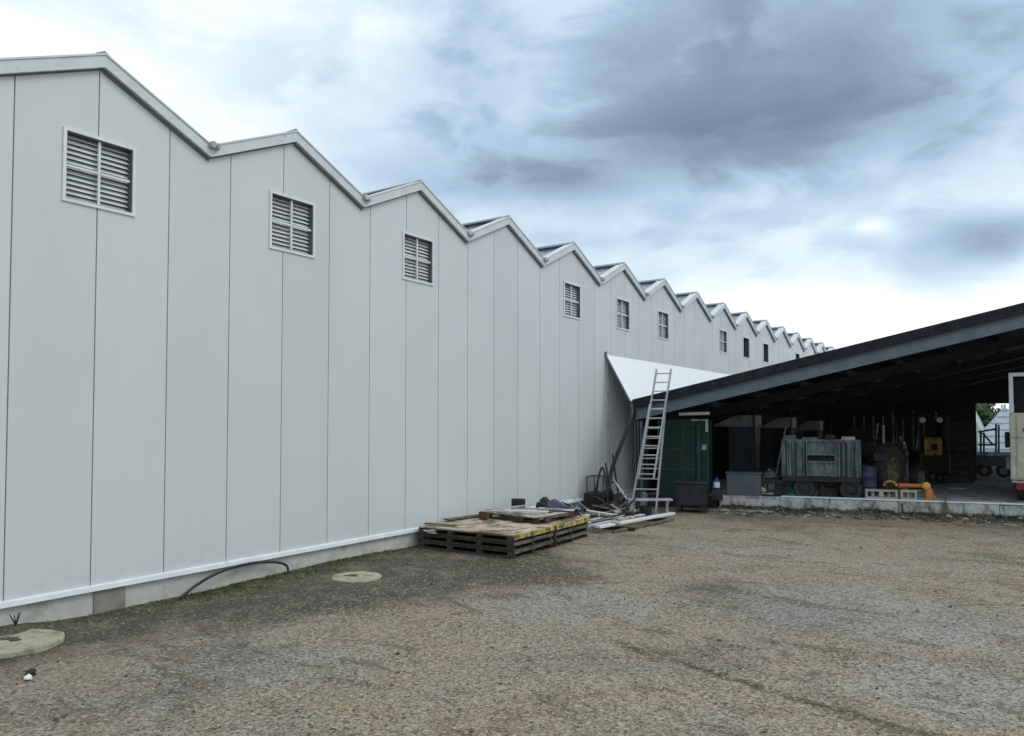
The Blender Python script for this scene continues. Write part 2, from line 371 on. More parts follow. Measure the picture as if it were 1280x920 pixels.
# ------------------------------------------------------------------ greenhouse
RY = 5.07; BAY = 3.2; ZR = 7.28; ZV = 6.54; PW = 1.012; ZB = .36
KA, KB = -3, 19
def gable_z(y):
    q = abs(((y - RY) / BAY + .5) % 1 - .5) * 2
    return ZR + (ZV - ZR) * q
gh = thing('greenhouse_building', (0, RY + BAY * (KA - .5), 0), 'long pale grey clad greenhouse with a zigzag row of gables', 'greenhouse')
ya, yb = RY + BAY * (KA - .5), RY + BAY * (KB + .5)
vents = {k: (RY + BAY * k - .435, RY + BAY * k + .435) for k in range(KA, KB + 1) if k % 4 != 3}
VZ0, VZ1 = 5.42, 6.30
wall = MB(); j0 = int((ya - (RY - .03)) / PW) - 1; S = .008; random.seed(3)
for j in range(j0, 200):
    a = RY - .03 + PW * j; b = a + PW
    if b < ya or a > yb: continue
    a2, b2 = max(a + S, ya), min(b - S, yb); tone = random.random()
    cuts = {a2, b2}
    for k in range(KA - 1, KB + 2):
        for q in (RY + BAY * k, RY + BAY * (k + .5)):
            if a2 < q < b2: cuts.add(q)
        if k in vents:
            for q in vents[k]:
                if a2 < q < b2: cuts.add(q)
    cuts = sorted(cuts)
    for c0, c1 in zip(cuts, cuts[1:]):
        mid = (c0 + c1) / 2; k = round((mid - RY) / BAY); z0, z1 = gable_z(c0), gable_z(c1)
        if k in vents and vents[k][0] < mid < vents[k][1]:
            wall.poly([(0, c0, ZB), (0, c1, ZB), (0, c1, VZ0), (0, c0, VZ0)], tone); wall.poly([(0, c0, VZ1), (0, c1, VZ1), (0, c1, z1), (0, c0, z0)], tone)
        else: wall.poly([(0, c0, ZB), (0, c1, ZB), (0, c1, z1), (0, c0, z0)], tone)
    for e_ in (a2, b2):
        k = round((e_ - RY) / BAY); inv = k in vents and vents[k][0] < e_ < vents[k][1]
        for (q0, q1) in (((ZB, VZ0), (VZ1, gable_z(e_))) if inv else ((ZB, gable_z(e_)),)):
            wall.poly([(0, e_, q0), (-.03, e_, q0), (-.03, e_, q1), (0, e_, q1)], tone)
wall.build('cladding', M['panel'], gh)
bk = MB()
for k in range(KA, KB + 1):
    for (y0, y1) in ((RY + BAY * (k - .5), RY + BAY * k), (RY + BAY * k, RY + BAY * (k + .5))):
        z0, z1 = gable_z(y0), gable_z(y1)
        bk.hexa([(-.16, y0, .3), (-.031, y0, .3), (-.031, y1, .3), (-.16, y1, .3), (-.16, y0, z0), (-.031, y0, z0), (-.031, y1, z1), (-.16, y1, z1)]) if k not in vents else None
        if k in vents:
            v0, v1 = (y0, RY + BAY * k - .435) if y1 == RY + BAY * k else (RY + BAY * k + .435, y1)
            za, zb = gable_z(v0), gable_z(v1)
            bk.hexa([(-.16, v0, .3), (-.031, v0, .3), (-.031, v1, .3), (-.16, v1, .3), (-.16, v0, za), (-.031, v0, za), (-.031, v1, zb), (-.16, v1, zb)])
            w0, w1 = (v1, y1) if y1 == RY + BAY * k else (y0, v0)
            bk.box((-.0955, (w0 + w1) / 2, (.3 + VZ0) / 2), (.129, w1 - w0, VZ0 - .3))
            bk.hexa([(-.16, w0, VZ1), (-.031, w0, VZ1), (-.031, w1, VZ1), (-.16, w1, VZ1), (-.16, w0, gable_z(w0)), (-.031, w0, gable_z(w0)), (-.031, w1, gable_z(w1)), (-.16, w1, gable_z(w1))])
bk.build('wall_core', M['joint'], gh)
MB().hexa([(-45, ya, -.05), (-.015, ya, -.05), (-.015, yb, -.05), (-45, yb, -.05), (-45, ya, .31), (-.015, ya, .31), (-.015, yb, .31), (-45, yb, .31)]).build('plinth', M['plinth'], gh)
pp = MB().box((-.012, 5.30, .13), (.03, .42, .36)); pp.build('plinth_patch', M['plinthdark'], gh)
MB().prism([Vector(p) for p in ((.004, ya, ZB + .03), (.045, ya, ZB + .015), (.055, ya, ZB - .045), (.035, ya, ZB - .05), (-.03, ya, ZB - .045), (-.03, ya, ZB + .03))], (0, 0, 0), (0, yb - ya, 0)).build('base_rail', M['rail'], gh)
# roof and verge
for k in range(KA, KB + 1):
    yr = RY + BAY * k; y0, y1 = yr - BAY / 2, yr + BAY / 2
    rf = MB()
    for (a, za, b, zb) in ((y0, ZV, yr, ZR), (yr, ZR, y1, ZV)):
        rf.hexa([(-45, a, za + .06), (-.06, a, za + .06), (-.06, b, zb + .06), (-45, b, zb + .06), (-45, a, za + .12), (-.06, a, za + .12), (-.06, b, zb + .12), (-45, b, zb + .12)])
    rf.build('roof', M['greyroof'], gh)
    vg = MB(); h = .19; sf = MB()
    for (a, za, b, zb) in ((y0 + .002, ZV, yr, ZR), (yr, ZR, y1 - .002, ZV)):
        vg.hexa([(-.16, a, za + .0), (.085, a, za + .0), (.085, b, zb + .0), (-.16, b, zb + .0), (-.16, a, za + h), (.085, a, za + h - .02), (.085, b, zb + h - .02), (-.16, b, zb + h)])
        vg.hexa([(.0, a, za + h - .014), (.10, a, za + h - .026), (.10, b, zb + h - .026), (.0, b, zb + h - .014), (.0, a, za + h + .012), (.10, a, za + h + .0), (.10, b, zb + h + .0), (.0, b, zb + h + .012)])
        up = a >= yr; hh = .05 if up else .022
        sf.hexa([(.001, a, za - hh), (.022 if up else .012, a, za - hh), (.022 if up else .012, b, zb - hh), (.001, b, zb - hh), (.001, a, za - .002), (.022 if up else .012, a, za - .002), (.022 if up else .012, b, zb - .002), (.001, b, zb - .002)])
    vg.build('verge_trim', M['trim'], gh); sf.build('verge_shadow_strip', M['steel'], gh)  # dark strip under the trim stands in for its shadow line
    MB().prism([Vector(p) for p in ((0, yr - .11, ZR + .13), (0, yr, ZR + .19), (0, yr + .11, ZR + .13), (0, yr + .11, ZR + .16), (0, yr, ZR + .225), (0, yr - .11, ZR + .16))], (.07, 0, 0), (-45, 0, 0)).build('ridge_cap', M['greyroof'], gh)
    ge = MB(); ge.tube([(-.3, y1, ZV + .18), (.15, y1, ZV + .18)], .05, 12); ge.box((.115, y1 + .03, ZV + .17), (.05, .15, .09)); ge.tube([(.10, y1 + .07, ZV + .17), (.17, y1 + .07, ZV + .16)], .03, 8)
    ge.build('gutter_outlet', M['pipe'], gh)
# louvre vents
for k, (v0, v1) in vents.items():
    fr = MB(); e = .042; X0, X1 = -.10, .022
    for (a, b, c, d) in ((v0 - e, v1 + e, VZ1, VZ1 + e), (v0 - e, v1 + e, VZ0 - e, VZ0)):
        fr.box(((X0 + X1) / 2 + .03, (a + b) / 2, (c + d) / 2), (.062, b - a, d - c))
    for (a, b) in ((v0 - e, v0), (v1, v1 + e)): fr.box(((X0 + X1) / 2 + .03, (a + b) / 2, (VZ0 + VZ1) / 2), (.062, b - a, VZ1 - VZ0))
    vent_rv = MB()
    for (a, b) in ((v0, v0 + .012), (v1 - .012, v1)): vent_rv.box((-.07, (a + b) / 2, (VZ0 + VZ1) / 2), (.14, b - a, VZ1 - VZ0))
    for (c, d) in ((VZ0, VZ0 + .012), (VZ1 - .012, VZ1)): vent_rv.box((-.07, (v0 + v1) / 2, (c + d) / 2), (.14, v1 - v0 - .03, d - c))
    vent = fr.build('louvre_vent', M['frame'], gh); vent_rv.build('reveal', M['reveal'], vent)
    yr = (v0 + v1) / 2; zm = (VZ0 + VZ1) / 2
    if k not in (9, 10, 12):
        ml = MB(); ml.box((-.035, yr, zm), (.03, .03, VZ1 - VZ0 - .03)); ml.box((-.033, (v0 + yr) / 2, zm), (.034, yr - v0 - .045, .03)); ml.box((-.033, (v1 + yr) / 2, zm), (.034, v1 - yr - .045, .03))
        ml.build('mullion', M['frame'], vent)
        sl = MB(); n = 13
        for i in range(n):
            z = VZ0 + .05 + (VZ1 - VZ0 - .08) * i / (n - 1)
            m4 = Matrix.Rotation(R(48), 4, 'Y'); sl.box((-.10, yr, z), (.094, v1 - v0 - .03, .005), m=m4)
        sl.build('louvre_slats', M['slat'], vent)
    MB().box((-.2, yr, zm), (.02, v1 - v0 + .1, VZ1 - VZ0 + .1)).build('vent_backing', M['black'] if k in (9, 10, 12) else M['steel'], vent)

# ------------------------------------------------------------------ shed
FZ = .35
def sh(u, v, z): return Vector((u, Y0 + SK * u + v, z))
U0, U1, VL = .86, 17.0, 27.0
def rz_(u): return 3.13 + .244 * (u - .72)
fl = MB(); fl.hexa([sh(.01, .9, -.1), sh(2.9, .9, -.1), sh(2.9, 60, -.1), sh(.01, 60, -.1), sh(.01, .9, .2), sh(2.9, .9, .2), sh(2.9, 60, .2), sh(.01, 60, .2)])
fl = MB(); fl.hexa([sh(.01, .82, -.1), sh(30, .82, -.1), sh(30, 75, -.1), sh(.01, 75, -.1), sh(.01, .82, FZ), sh(30, .82, FZ), sh(30, 75, FZ), sh(.01, 75, FZ)])
fl.build('concrete_floor', M['floor'], kind='structure')
kb = MB(); cuts = [2.97, 5.2, 7.45, 9.7, 12, 14.3, 16.6, 19]
for a, b in zip(cuts, cuts[1:]):
    dz = random.uniform(-.008, .008)
    kb.hexa([sh(a + .006, .60, -.1), sh(b - .006, .60, -.1), sh(b - .006, .81, -.1), sh(a + .006, .81, -.1), sh(a + .006, .60, .40 + dz), sh(b - .006, .60, .40 + dz), sh(b - .006, .81, .40 + dz), sh(a + .006, .81, .40 + dz)])
kb.build('kerb', M['kerb'], bevel=.015, kind='structure')
MB().hexa([sh(4.6, .585, .408), sh(19, .585, .408), sh(19, .74, .408), sh(4.6, .74, .408), sh(4.6, .585, .447), sh(19, .585, .447), sh(19, .74, .447), sh(4.6, .74, .447)]).build('steel_edge_strip', M['frame'], bevel=.006, **T('long white steel edging lying along the top of the concrete kerb', 'edging'))

sd = thing('open_shed', sh(.7, 0, 0), 'open fronted dark shed with a rising monopitch roof beside the greenhouse', 'shed')
# roof: corrugated sheet
rs = MB(); top = []; n = 0
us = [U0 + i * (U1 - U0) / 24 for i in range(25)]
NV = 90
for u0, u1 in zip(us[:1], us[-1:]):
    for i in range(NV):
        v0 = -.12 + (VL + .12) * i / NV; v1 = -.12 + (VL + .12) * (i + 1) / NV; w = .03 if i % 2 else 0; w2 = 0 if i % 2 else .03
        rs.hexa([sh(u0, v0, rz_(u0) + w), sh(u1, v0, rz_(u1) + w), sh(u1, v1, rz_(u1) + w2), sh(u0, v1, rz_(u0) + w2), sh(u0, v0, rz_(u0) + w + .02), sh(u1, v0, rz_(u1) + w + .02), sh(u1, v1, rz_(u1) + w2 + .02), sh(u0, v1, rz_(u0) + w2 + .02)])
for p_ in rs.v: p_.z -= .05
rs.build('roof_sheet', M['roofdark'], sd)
# verge board
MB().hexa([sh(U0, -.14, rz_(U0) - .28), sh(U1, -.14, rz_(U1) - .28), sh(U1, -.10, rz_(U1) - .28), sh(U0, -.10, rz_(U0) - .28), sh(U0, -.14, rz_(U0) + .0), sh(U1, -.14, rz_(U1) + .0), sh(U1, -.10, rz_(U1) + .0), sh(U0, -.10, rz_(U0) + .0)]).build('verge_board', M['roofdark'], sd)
for i in range(12):
    u = 1.3 + i * 1.4
    pm = MB(); z = rz_(u) - .16
    pm.hexa([sh(u - .035, -.09, z - .1), sh(u + .035, -.09, z - .1), sh(u + .035, VL, z - .1), sh(u - .035, VL, z - .1), sh(u - .035, -.09, z + .095), sh(u + .035, -.09, z + .095), sh(u + .035, VL, z + .095), sh(u - .035, VL, z + .095)])
    pm.build('purlin', M['darksteel'], sd)
for i, v in enumerate((.02, 5.4, 10.8, 16.2, 21.6, 26.8)):
    rm = MB(); a = U0 + .05; b = U1
    for (dz0, dz1, hw) in ((-.60, -.57, .09), (-.57, -.31, .012), (-.31, -.28, .09)):
        rm.hexa([sh(a, v - hw, rz_(a) + dz0), sh(b, v - hw, rz_(b) + dz0), sh(b, v + hw, rz_(b) + dz0), sh(a, v + hw, rz_(a) + dz0), sh(a, v - hw, rz_(a) + dz1), sh(b, v - hw, rz_(b) + dz1), sh(b, v + hw, rz_(b) + dz1), sh(a, v + hw, rz_(a) + dz1)])
    rm.build('rafter', M['steel'] if i == 0 else M['darksteel'], sd)
    for u in (.97, 16.4):
        z1 = rz_(u) - .65; z0 = FZ if v > .5 else 0
        po = MB(); po.box(sh(u, v, (z0 + z1) / 2), (.012, .15, z1 - z0)); po.box(sh(u - .075, v, (z0 + z1) / 2), (.014, .15, z1 - z0)); po.box(sh(u + .075, v, (z0 + z1) / 2), (.014, .15, z1 - z0)); po.build('post', M['steel'], sd)
# side and back walls, added dark sheet
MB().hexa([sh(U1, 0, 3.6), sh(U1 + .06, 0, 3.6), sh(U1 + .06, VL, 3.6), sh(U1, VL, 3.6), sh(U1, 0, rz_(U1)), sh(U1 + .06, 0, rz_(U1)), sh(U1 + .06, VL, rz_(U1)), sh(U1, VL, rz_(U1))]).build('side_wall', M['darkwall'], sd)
MB().hexa([sh(.78, 1.0, FZ), sh(.84, 1.0, FZ), sh(.84, VL, FZ), sh(.78, VL, FZ), sh(.78, 1.0, 3.0), sh(.84, 1.0, 3.0), sh(.84, VL, 3.0), sh(.78, VL, 3.0)]).build('added_dark_side_sheet', M['darkwall'], sd)  # sheet added to black out the greenhouse wall inside the shed
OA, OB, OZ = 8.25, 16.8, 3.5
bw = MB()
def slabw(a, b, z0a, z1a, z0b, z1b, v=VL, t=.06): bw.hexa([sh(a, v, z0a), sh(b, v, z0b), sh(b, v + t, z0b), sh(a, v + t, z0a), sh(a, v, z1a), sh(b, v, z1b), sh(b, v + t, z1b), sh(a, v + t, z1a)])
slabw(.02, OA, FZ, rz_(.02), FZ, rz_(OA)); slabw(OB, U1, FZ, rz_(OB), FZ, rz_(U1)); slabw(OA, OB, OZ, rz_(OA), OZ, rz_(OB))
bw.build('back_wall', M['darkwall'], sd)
# gutter and white sloping sheet up to greenhouse wall
MB().prism([sh(.74, -.1, 3.02), sh(.9, -.1, 3.02), sh(.93, -.1, 3.14), sh(.91, -.1, 3.14), sh(.885, -.1, 3.035), sh(.755, -.1, 3.035), sh(.735, -.1, 3.13), sh(.715, -.1, 3.13)], (0, 0, 0), (0, VL, 0)).build('gutter', M['darksteel'], sd)
MB().hexa([(.012, 19.86, 4.50), (.735, 20.0, 3.12), (.735, 20 + VL, 3.12), (.012, 19.86 + VL, 4.50), (.012, 19.86, 4.515), (.735, 20.0, 3.135), (.735, 20 + VL, 3.135), (.012, 19.86 + VL, 4.515)]).build('sloping_flashing_sheet', M['flash'], sd)
fe = MB(); fe.bar((.02, 19.84, 4.50), (.74, 19.98, 3.11), .03, .05); fe.box((.03, 19.83, 4.54), (.06, .05, .12)); fe.build('flashing_edge', M['steel'], sd)
MB().hexa([(.015, 19.95, .0), (.07, 19.95, .0), (.07, 20.01, .0), (.015, 20.01, .0), (.015, 19.95, 4.45), (.04, 19.95, 4.45), (.04, 20.01, 4.45), (.015, 20.01, 4.45)]).build('corner_angle', M['pipe'], sd)

# ------------------------------------------------------------------ pallets
def pallet(name, cx, cy, z, w, d, rz, label, cat, group, decks, h=.145, top='wood', edge=None):
    h = min(h, .138); t = thing(name, (cx, cy, z), label, cat, group); Rm = Matrix.Translation((cx, cy, z)) @ RZ(rz)
    def B(mb, c, s): mb.box(Rm @ Vector(c), s, m=RZ(rz))
    tp = MB()
    if decks:                                  # boards with gaps
        nb = decks; bwid = w / nb
        for i in range(nb): B(tp, (-w / 2 + bwid * (i + .5) , random.uniform(-.01, .01), h - .011), (bwid - .022, d + random.uniform(-.02, .02), .022))
    else: B(tp, (0, 0, h - .011), (w, d, .026))
    tp.build('top_deck', M[top], t)
    nbk = 4 if w > 1.5 else 3
    for y in (-d / 2 + .05, 0, d / 2 - .05):
        bl = MB()
        for i in range(nbk): B(bl, (-w / 2 + .08 + (w - .16) * i / (nbk - 1), y, .067), (.12 + random.uniform(-.02, .03), .095, .085))
        B(bl, (0, y, h - .035), (w, .09, .02)); bl.build('block_row', M['wood'], t)
    bd = MB()
    for y in (-d / 2 + .05, 0, d / 2 - .05): B(bd, (0, y, .0115), (w, .1, .022))
    bd.build('bottom_board', M['wood'], t)
    eb = MB(); B(eb, (w / 2 + .014, 0, .085 if edge else .10), (.024, d - .02, .09 if edge else .06)); eb.build('edge_board', M[edge] if edge else M['woodgrey'], t, bevel=.004)
    return t
random.seed(11)
stackgrp = 'large pallets stacked in two piles beside the greenhouse'
for pile, (cy, where) in enumerate(((12.18, 'nearer pile'), (13.73, 'farther pile'))):
    for lvl, pos in enumerate(('bottom', 'middle', 'top')):
        lab = {0: 'wide dark wooden pallet at the bottom of the %s beside the greenhouse wall', 1: 'wide grey wooden pallet in the middle of the %s by the greenhouse', 2: 'plywood topped pallet with flaking yellow edge on top of the %s'}[lvl] % where
        pallet('pallet', (1.20 if pile == 0 else 1.17) + random.uniform(-.01, .02), cy + random.uniform(-.02, .02), .012 + lvl * .143, 2.24, 1.53 if pile == 0 else 1.5, R(random.uniform(-.5, .5)) + R(2.5), lab, 'pallet', stackgrp, 14 if lvl < 2 else 0, top='ply' if lvl == 2 else 'wood', edge='yellow_edge' if lvl == 2 else None)
# things lying on the pallets
TOP = .447
sp = pallet('slatted_pallet', 1.28, 13.55, TOP, 1.5, 1.05, R(-6), 'small grey slatted pallet lying on the plywood topped pallets', 'pallet', None, 8, h=.13, top='plank')
MB().box((.62, 12.92, TOP + .08), (.20, .12, .15), R(10)).build('timber_offcut', M['redwood'], bevel=.008, **T('short red brown timber block on the plywood of the nearer pile', 'timber block'))
MB().box((1.98, 13.2, TOP + .065), (.24, .14, .12), R(-20)).build('timber_offcut', M['redwood'], bevel=.008, **T('red brown timber offcut near the yellow pallet edge beside the slatted pallet', 'timber block'))
MB().bar((.55, 13.1, TOP + .17), (1.15, 13.9, TOP + .24), .09, .02).build('loose_board', M['galvd'], **T('dark grey board lying askew on the back of the slatted pallet', 'board'))
MB().bar((1.2, 14.2, TOP + .15), (2.1, 14.45, TOP + .17), .12, .022).build('loose_board', M['plank'], **T('pale weathered board across the far end of the slatted pallet', 'board'))
MB().bar((.15, 11.55, TOP + .03), (.85, 11.68, TOP + .02), .10, .02).build('loose_board', M['woodgrey'], **T('thin grey lath lying on the plywood edge nearest the camera', 'board'))
MB().bar((.16, 12.2, TOP + .03), (.35, 13.6, TOP + .03), .16, .024).build('loose_board', M['woodgrey'], **T('grey plank lying along the greenhouse side of the pallet piles', 'board'))
def crumple(name, c, r, sq, m, lab, cat, jag=.5):
    b = MB(); b.blob(c, r, sq, jag, 3); b.build(name, m, **T(lab, cat))
crumple('plastic_sheet', (1.62, 14.32, TOP + .12), .26, (1.3, .9, .55), M['tarp'], 'crumpled navy plastic sheet at the far end of the pallet piles', 'sheet')
crumple('plastic_sheet', (1.15, 14.55, TOP + .13), .20, (1.2, .8, .8), M['rubber'], 'black crumpled plastic heaped against the wall behind the pallets', 'sheet')
crumple('cloth_rag', (.38, 11.45, .36), .12, (1.5, .7, .32), M['plank'], 'pale rag stuffed under the plywood of the nearest pallet', 'rag')

# ------------------------------------------------------------------ scrap beyond pallets
random.seed(5)
def profile(a, b, w, h, m, lab, cat='metal bar', grp=None, name='metal_profile'):
    mb = MB(); mb.bar(a, b, w, h); mb.build(name, M[m], bevel=min(w, h) * .15, **T(lab, cat, grp))
G0 = 'long bars and planks lying beyond the pallets'
profile((2.30, 14.95, .17), (2.72, 18.3, .16), .13, .06, 'frame', 'long white bar lying outermost on the yard side of the scrap', grp=G0)
profile((2.10, 15.05, .14), (2.45, 18.0, .13), .10, .05, 'alu', 'dull aluminium bar just inside the long white bar', grp=G0)
profile((1.88, 15.1, .12), (2.15, 17.7, .15), .14, .04, 'plank', 'weathered plank lying third from the yard side in the scrap', grp=G0)
profile((1.62, 15.0, .11), (1.80, 18.2, .13), .10, .06, 'galv', 'blotchy grey bar in the middle of the scrap lengths', grp=G0)
profile((1.35, 15.2, .10), (1.55, 18.4, .12), .12, .05, 'plank', 'pale plank lying next to the black hose pile', grp=G0)
profile((1.05, 15.1, .10), (1.00, 17.6, .12), .09, .06, 'woodgrey', 'grey brown batten nearest the greenhouse wall', grp=G0)
profile((2.52, 15.25, .04), (2.80, 18.0, .04), .08, .06, 'woodgrey', 'dark batten on the ground under the long white bar', grp=G0)
profile((1.1, 16.6, .30), (2.15, 17.35, .10), .10, .03, 'frame', 'white bar lying crosswise with its end tilted up on the scrap', grp=G0)
profile((.95, 17.2, .36), (1.85, 17.9, .12), .07, .03, 'galv', 'grey strip leaning crosswise in front of the ladder foot', grp=G0)
profile((1.35, 17.5, .38), (1.85, 17.6, .05), .08, .03, 'alu', 'short bent aluminium strip standing askew by the ladder foot', grp=G0)
for i, (x, y, r, lab, m) in enumerate(((1.0, 15.6, .12, 'pale broken concrete lump lying just past the far pallet pile', 'stone'), (1.35, 15.75, .09, 'cream rubble lump wedged between the scrap planks', 'palecrate'), (.6, 16.0, .15, 'yellowish stone beside the greenhouse wall behind the planks', 'disc'))):
    MB().blob((x, y, .2 if i < 2 else .1), r, (1, 1, .8), .3, 2).build('rubble', M[m], **T(lab, 'rubble', 'rubble among the scrap'))
# sleepers carrying the long bars
for i, (y, lab) in enumerate(((15.6, 'short dark sleeper under the near ends of the long bars'), (17.5, 'short dark sleeper under the far ends of the long bars'))):
    MB().bar((.95, y, .045), (2.75, y + .3, .045), .1, .075).build('timber_bearer', M['darkwood'], **T(lab, 'timber bearer', 'bearers under the scrap lengths'))
random.seed(31)
for i, (x, y, dx, dy, z, m, lab) in enumerate(((.9, 13.0, .9, .25, .155, 'plank', 'nearest white worn slat on the slatted pallet'), (.85, 13.35, 1.0, .18, .16, 'frame', 'white slat lying second from the near end of the slatted pallet'), (.8, 13.7, 1.15, .3, .17, 'galvd', 'grey metal strip across the middle of the slatted pallet'), (1.3, 14.0, .85, .1, .15, 'frame', 'short white strip near the yellow edge of the far pile'))):
    profile((x, y, TOP + z), (x + dx, y + dy, TOP + z + .02), .1, .025, m, lab, 'strip', 'strips lying on the slatted pallet', 'metal_strip')
for i, (x, y, z, sx, m, lab) in enumerate(((1.75, 13.75, .07, .28, 'darkwood', 'dark wet timber end sticking out beside the slatted pallet'), (2.0, 14.15, .06, .2, 'redwood', 'red brown timber end at the far yellow pallet edge'), (1.5, 12.93, .06, .22, 'darkwood', 'dark timber lump on the near side of the slatted pallet'), (.55, 14.35, .16, .3, 'darkwood', 'dark timber block standing by the wall on the far pile'))):
    MB().box((x, y, TOP + z), (sx, .14, z * 1.8), R(random.uniform(-30, 30))).build('timber_offcut', M[m], bevel=.008, **T(lab, 'timber block'))
for i in range(9):
    x, y = 1.0 + .17 * i + random.uniform(-.1, .1), 15.1 + random.uniform(0, 2.6)
    MB().blob((x, y, .20), random.uniform(.05, .10), (1.3, 1, .7), .35, 2).build('rubble', M[random.choice(('stone', 'plank', 'darkwood'))], **T('small broken lump lying among the bars beyond the pallets', 'rubble', 'broken lumps among the bars'))
# wire crate
wc = thing('wire_crate', (.42, 18.6, 0), 'small open wire crate standing against the greenhouse wall', 'crate')
f = MB()
for x in (.15, .65):
    for y in (18.40, 18.85): f.bar((x, y, .55), (x, y, 1.0), .03, .03)
for z in (.55, 1.0):
    for (a, b) in (((.15, 18.40), (.65, 18.40)), ((.65, 18.40), (.65, 18.85)), ((.65, 18.85), (.15, 18.85)), ((.15, 18.85), (.15, 18.40))): f.bar((*a, z), (*b, z), .025, .025)
f.build('crate_frame', M['greybox'], wc)
w = MB()
for i in range(1, 8):
    q = i / 8; w.bar((.15 + .5 * q, 18.40, .56), (.15 + .5 * q, 18.40, 0.99), .008, .008); w.bar((.65, 18.40 + .5 * q, .56), (.65, 18.40 + .5 * q, 0.99), .008, .008)
    w.bar((.15, 18.40, .55 + .45 * q), (.65, 18.40, .55 + .45 * q), .008, .008); w.bar((.65, 18.40, .55 + .45 * q), (.65, 18.85, .55 + .45 * q), .008, .008)
w.build('wire_mesh', M['greybox'], wc)
MB().box((.40, 18.62, .27), (.6, .6, .54)).build('crate_base', M['darkwood'], wc, bevel=.01)
# black hoses
def hose(pts, r, lab, m='rubber', cat='hose'):
    out = []; P_ = [Vector(p) for p in pts]
    for i in range(len(P_) - 1):
        p0, p1, p2, p3 = P_[max(i - 1, 0)], P_[i], P_[i + 1], P_[min(i + 2, len(P_) - 1)]
        for q in range(8):
            t = q / 8; out.append(.5 * ((2 * p1) + (-p0 + p2) * t + (2 * p0 - 5 * p1 + 4 * p2 - p3) * t * t + (-p0 + 3 * p1 - 3 * p2 + p3) * t ** 3))
    out.append(P_[-1]); MB().tube(out, r, 10).build('hose', M[m], **T(lab, cat))
hose([(.98, 19.55, 3.0), (1.15, 19.2, 2.75), (1.12, 19.0, 2.35), (.95, 18.8, 1.75), (.78, 18.7, 1.2), (.75, 18.5, .6), (.8, 18.4, .1)], .055, 'thick black hose hanging from the shed eave down to the scrap heap')
hose([(.26, 6.15, .04), (.22, 6.45, .18), (.13, 6.9, .28), (.09, 7.4, .31), (.09, 7.85, .27), (.13, 8.1, .18), (.17, 8.12, .02)], .022, 'thin black hose arching along the pale concrete plinth')
hose([(.75, 18.0, .06), (.9, 18.0, .5), (1.0, 18.1, .75), (1.1, 18.2, .45), (1.25, 18.1, .1)], .03, 'black hose loop rising behind the wire crate')
hose([(.55, 18.3, .05), (.8, 18.2, .6), (1.05, 18.35, .9), (1.2, 18.3, .3), (1.3, 18.1, .08)], .028, 'second black hose loop nearest the ladder foot')
crumple('plastic_sheet', (.95, 18.5, .16), .34, (1.1, 1, .7), M['rubber'], 'heap of black plastic sheeting between the wall and the ladder', 'sheet')
crumple('plastic_sheet', (1.0, 18.0, .2), .28, (1, 1, .7), M['darkwood'], 'dark brown wet sacking beside the ladder foot', 'sacking')
for i, (a, b, lab) in enumerate((((.9, 18.6, 0), (.45, 18.95, 1.35), 'dark pole leaning lowest against the greenhouse wall'), ((1.15, 18.5, 0), (.6, 19.1, 1.6), 'dark pole leaning on the wall behind the hose'), ((.35, 18.2, 0), (.62, 18.3, 1.15), 'thin dark stake standing nearly upright by the wire crate'))):
    MB().tube([a, b], .025, 8).build('pole', M['darkwood'], **T(lab, 'pole', 'dark poles leaning by the wall'))
crumple('plastic_sheet', (.35, 16.3, .2), .34, (1, 1.5, .7), M['tarp'], 'dark navy sheet bunched against the wall behind the bars', 'sheet')
hose([(.25, 18.7, .05), (.4, 18.6, .9), (.6, 18.5, 1.25), (.8, 18.35, .7), (.95, 18.1, .1)], .03, 'tall thin black hose loop against the wall by the crate')
hose([(.7, 17.5, .1), (.9, 17.4, .55), (1.2, 17.6, .35), (1.45, 17.9, .15)], .022, 'low black hose loop in front of the heap')
random.seed(77)
scr = [('thin grey scrap strip', 'galvd'), ('thin black scrap bar', 'rubber'), ('thin brown scrap lath', 'darkwood'), ('thin pale scrap lath', 'plank')]
for i in range(34):
    x, y = random.uniform(.35, 1.75), random.uniform(16.2, 18.9); L_ = random.uniform(.4, 1.1); a_ = random.uniform(0, 6.3); tl_ = random.choice((.1, .3, .8, 1.1)) * random.uniform(.6, 1)
    e_ = Vector((x + math.cos(a_) * L_ * math.cos(tl_), y + math.sin(a_) * L_ * math.cos(tl_), .10 + L_ * math.sin(tl_))); e_.x = max(.08, e_.x)
    nm, mm = scr[i % 4]; MB().bar((x, y, .08 + .1 * random.random()), e_, random.uniform(.02, .06), random.uniform(.015, .03)).build('scrap_strip', M[mm], **T(nm + ' tangled in the heap between the pallets and the ladder', 'scrap', 'tangled ' + nm + 's'))
# trestle step platform
tr = thing('trestle_platform', (2.15, 18.1, 0), 'low white trestle platform standing at the foot of the ladder', 'trestle')
MB().bar((1.7, 17.75, .50), (2.62, 18.45, .50), .28, .05).build('platform_board', M['alu'], tr, bevel=.008)
for (x, y) in ((1.78, 17.82), (2.52, 18.38)):
    for s in (-1, 1):
        l = MB(); n = Vector((-.6, .8, 0)) * s; p = Vector((x, y, .48)) + n * .1; l.bar(p, Vector((p.x, p.y, 0)) + n * .12 + Vector((.1 * s, 0, .0)), .05, .03); l.build('leg', M['alu'], tr)
    b = MB(); b.bar((x - .1, y + .14, .2), (x + .1, y - .14, .2), .03, .03); b.build('cross_brace', M['alu'], tr)
bk_ = thing('bucket', (2.12, 17.95, 0), 'black plastic bucket under the white trestle platform', 'bucket')
MB().lathe([(.13, 0), (.17, .3), (.185, .3), (.185, .33), (.165, .33), (.12, .03)], Matrix.Translation((2.12, 17.95, .01)), 20).build('bucket_body', M['rubber'], bk_)
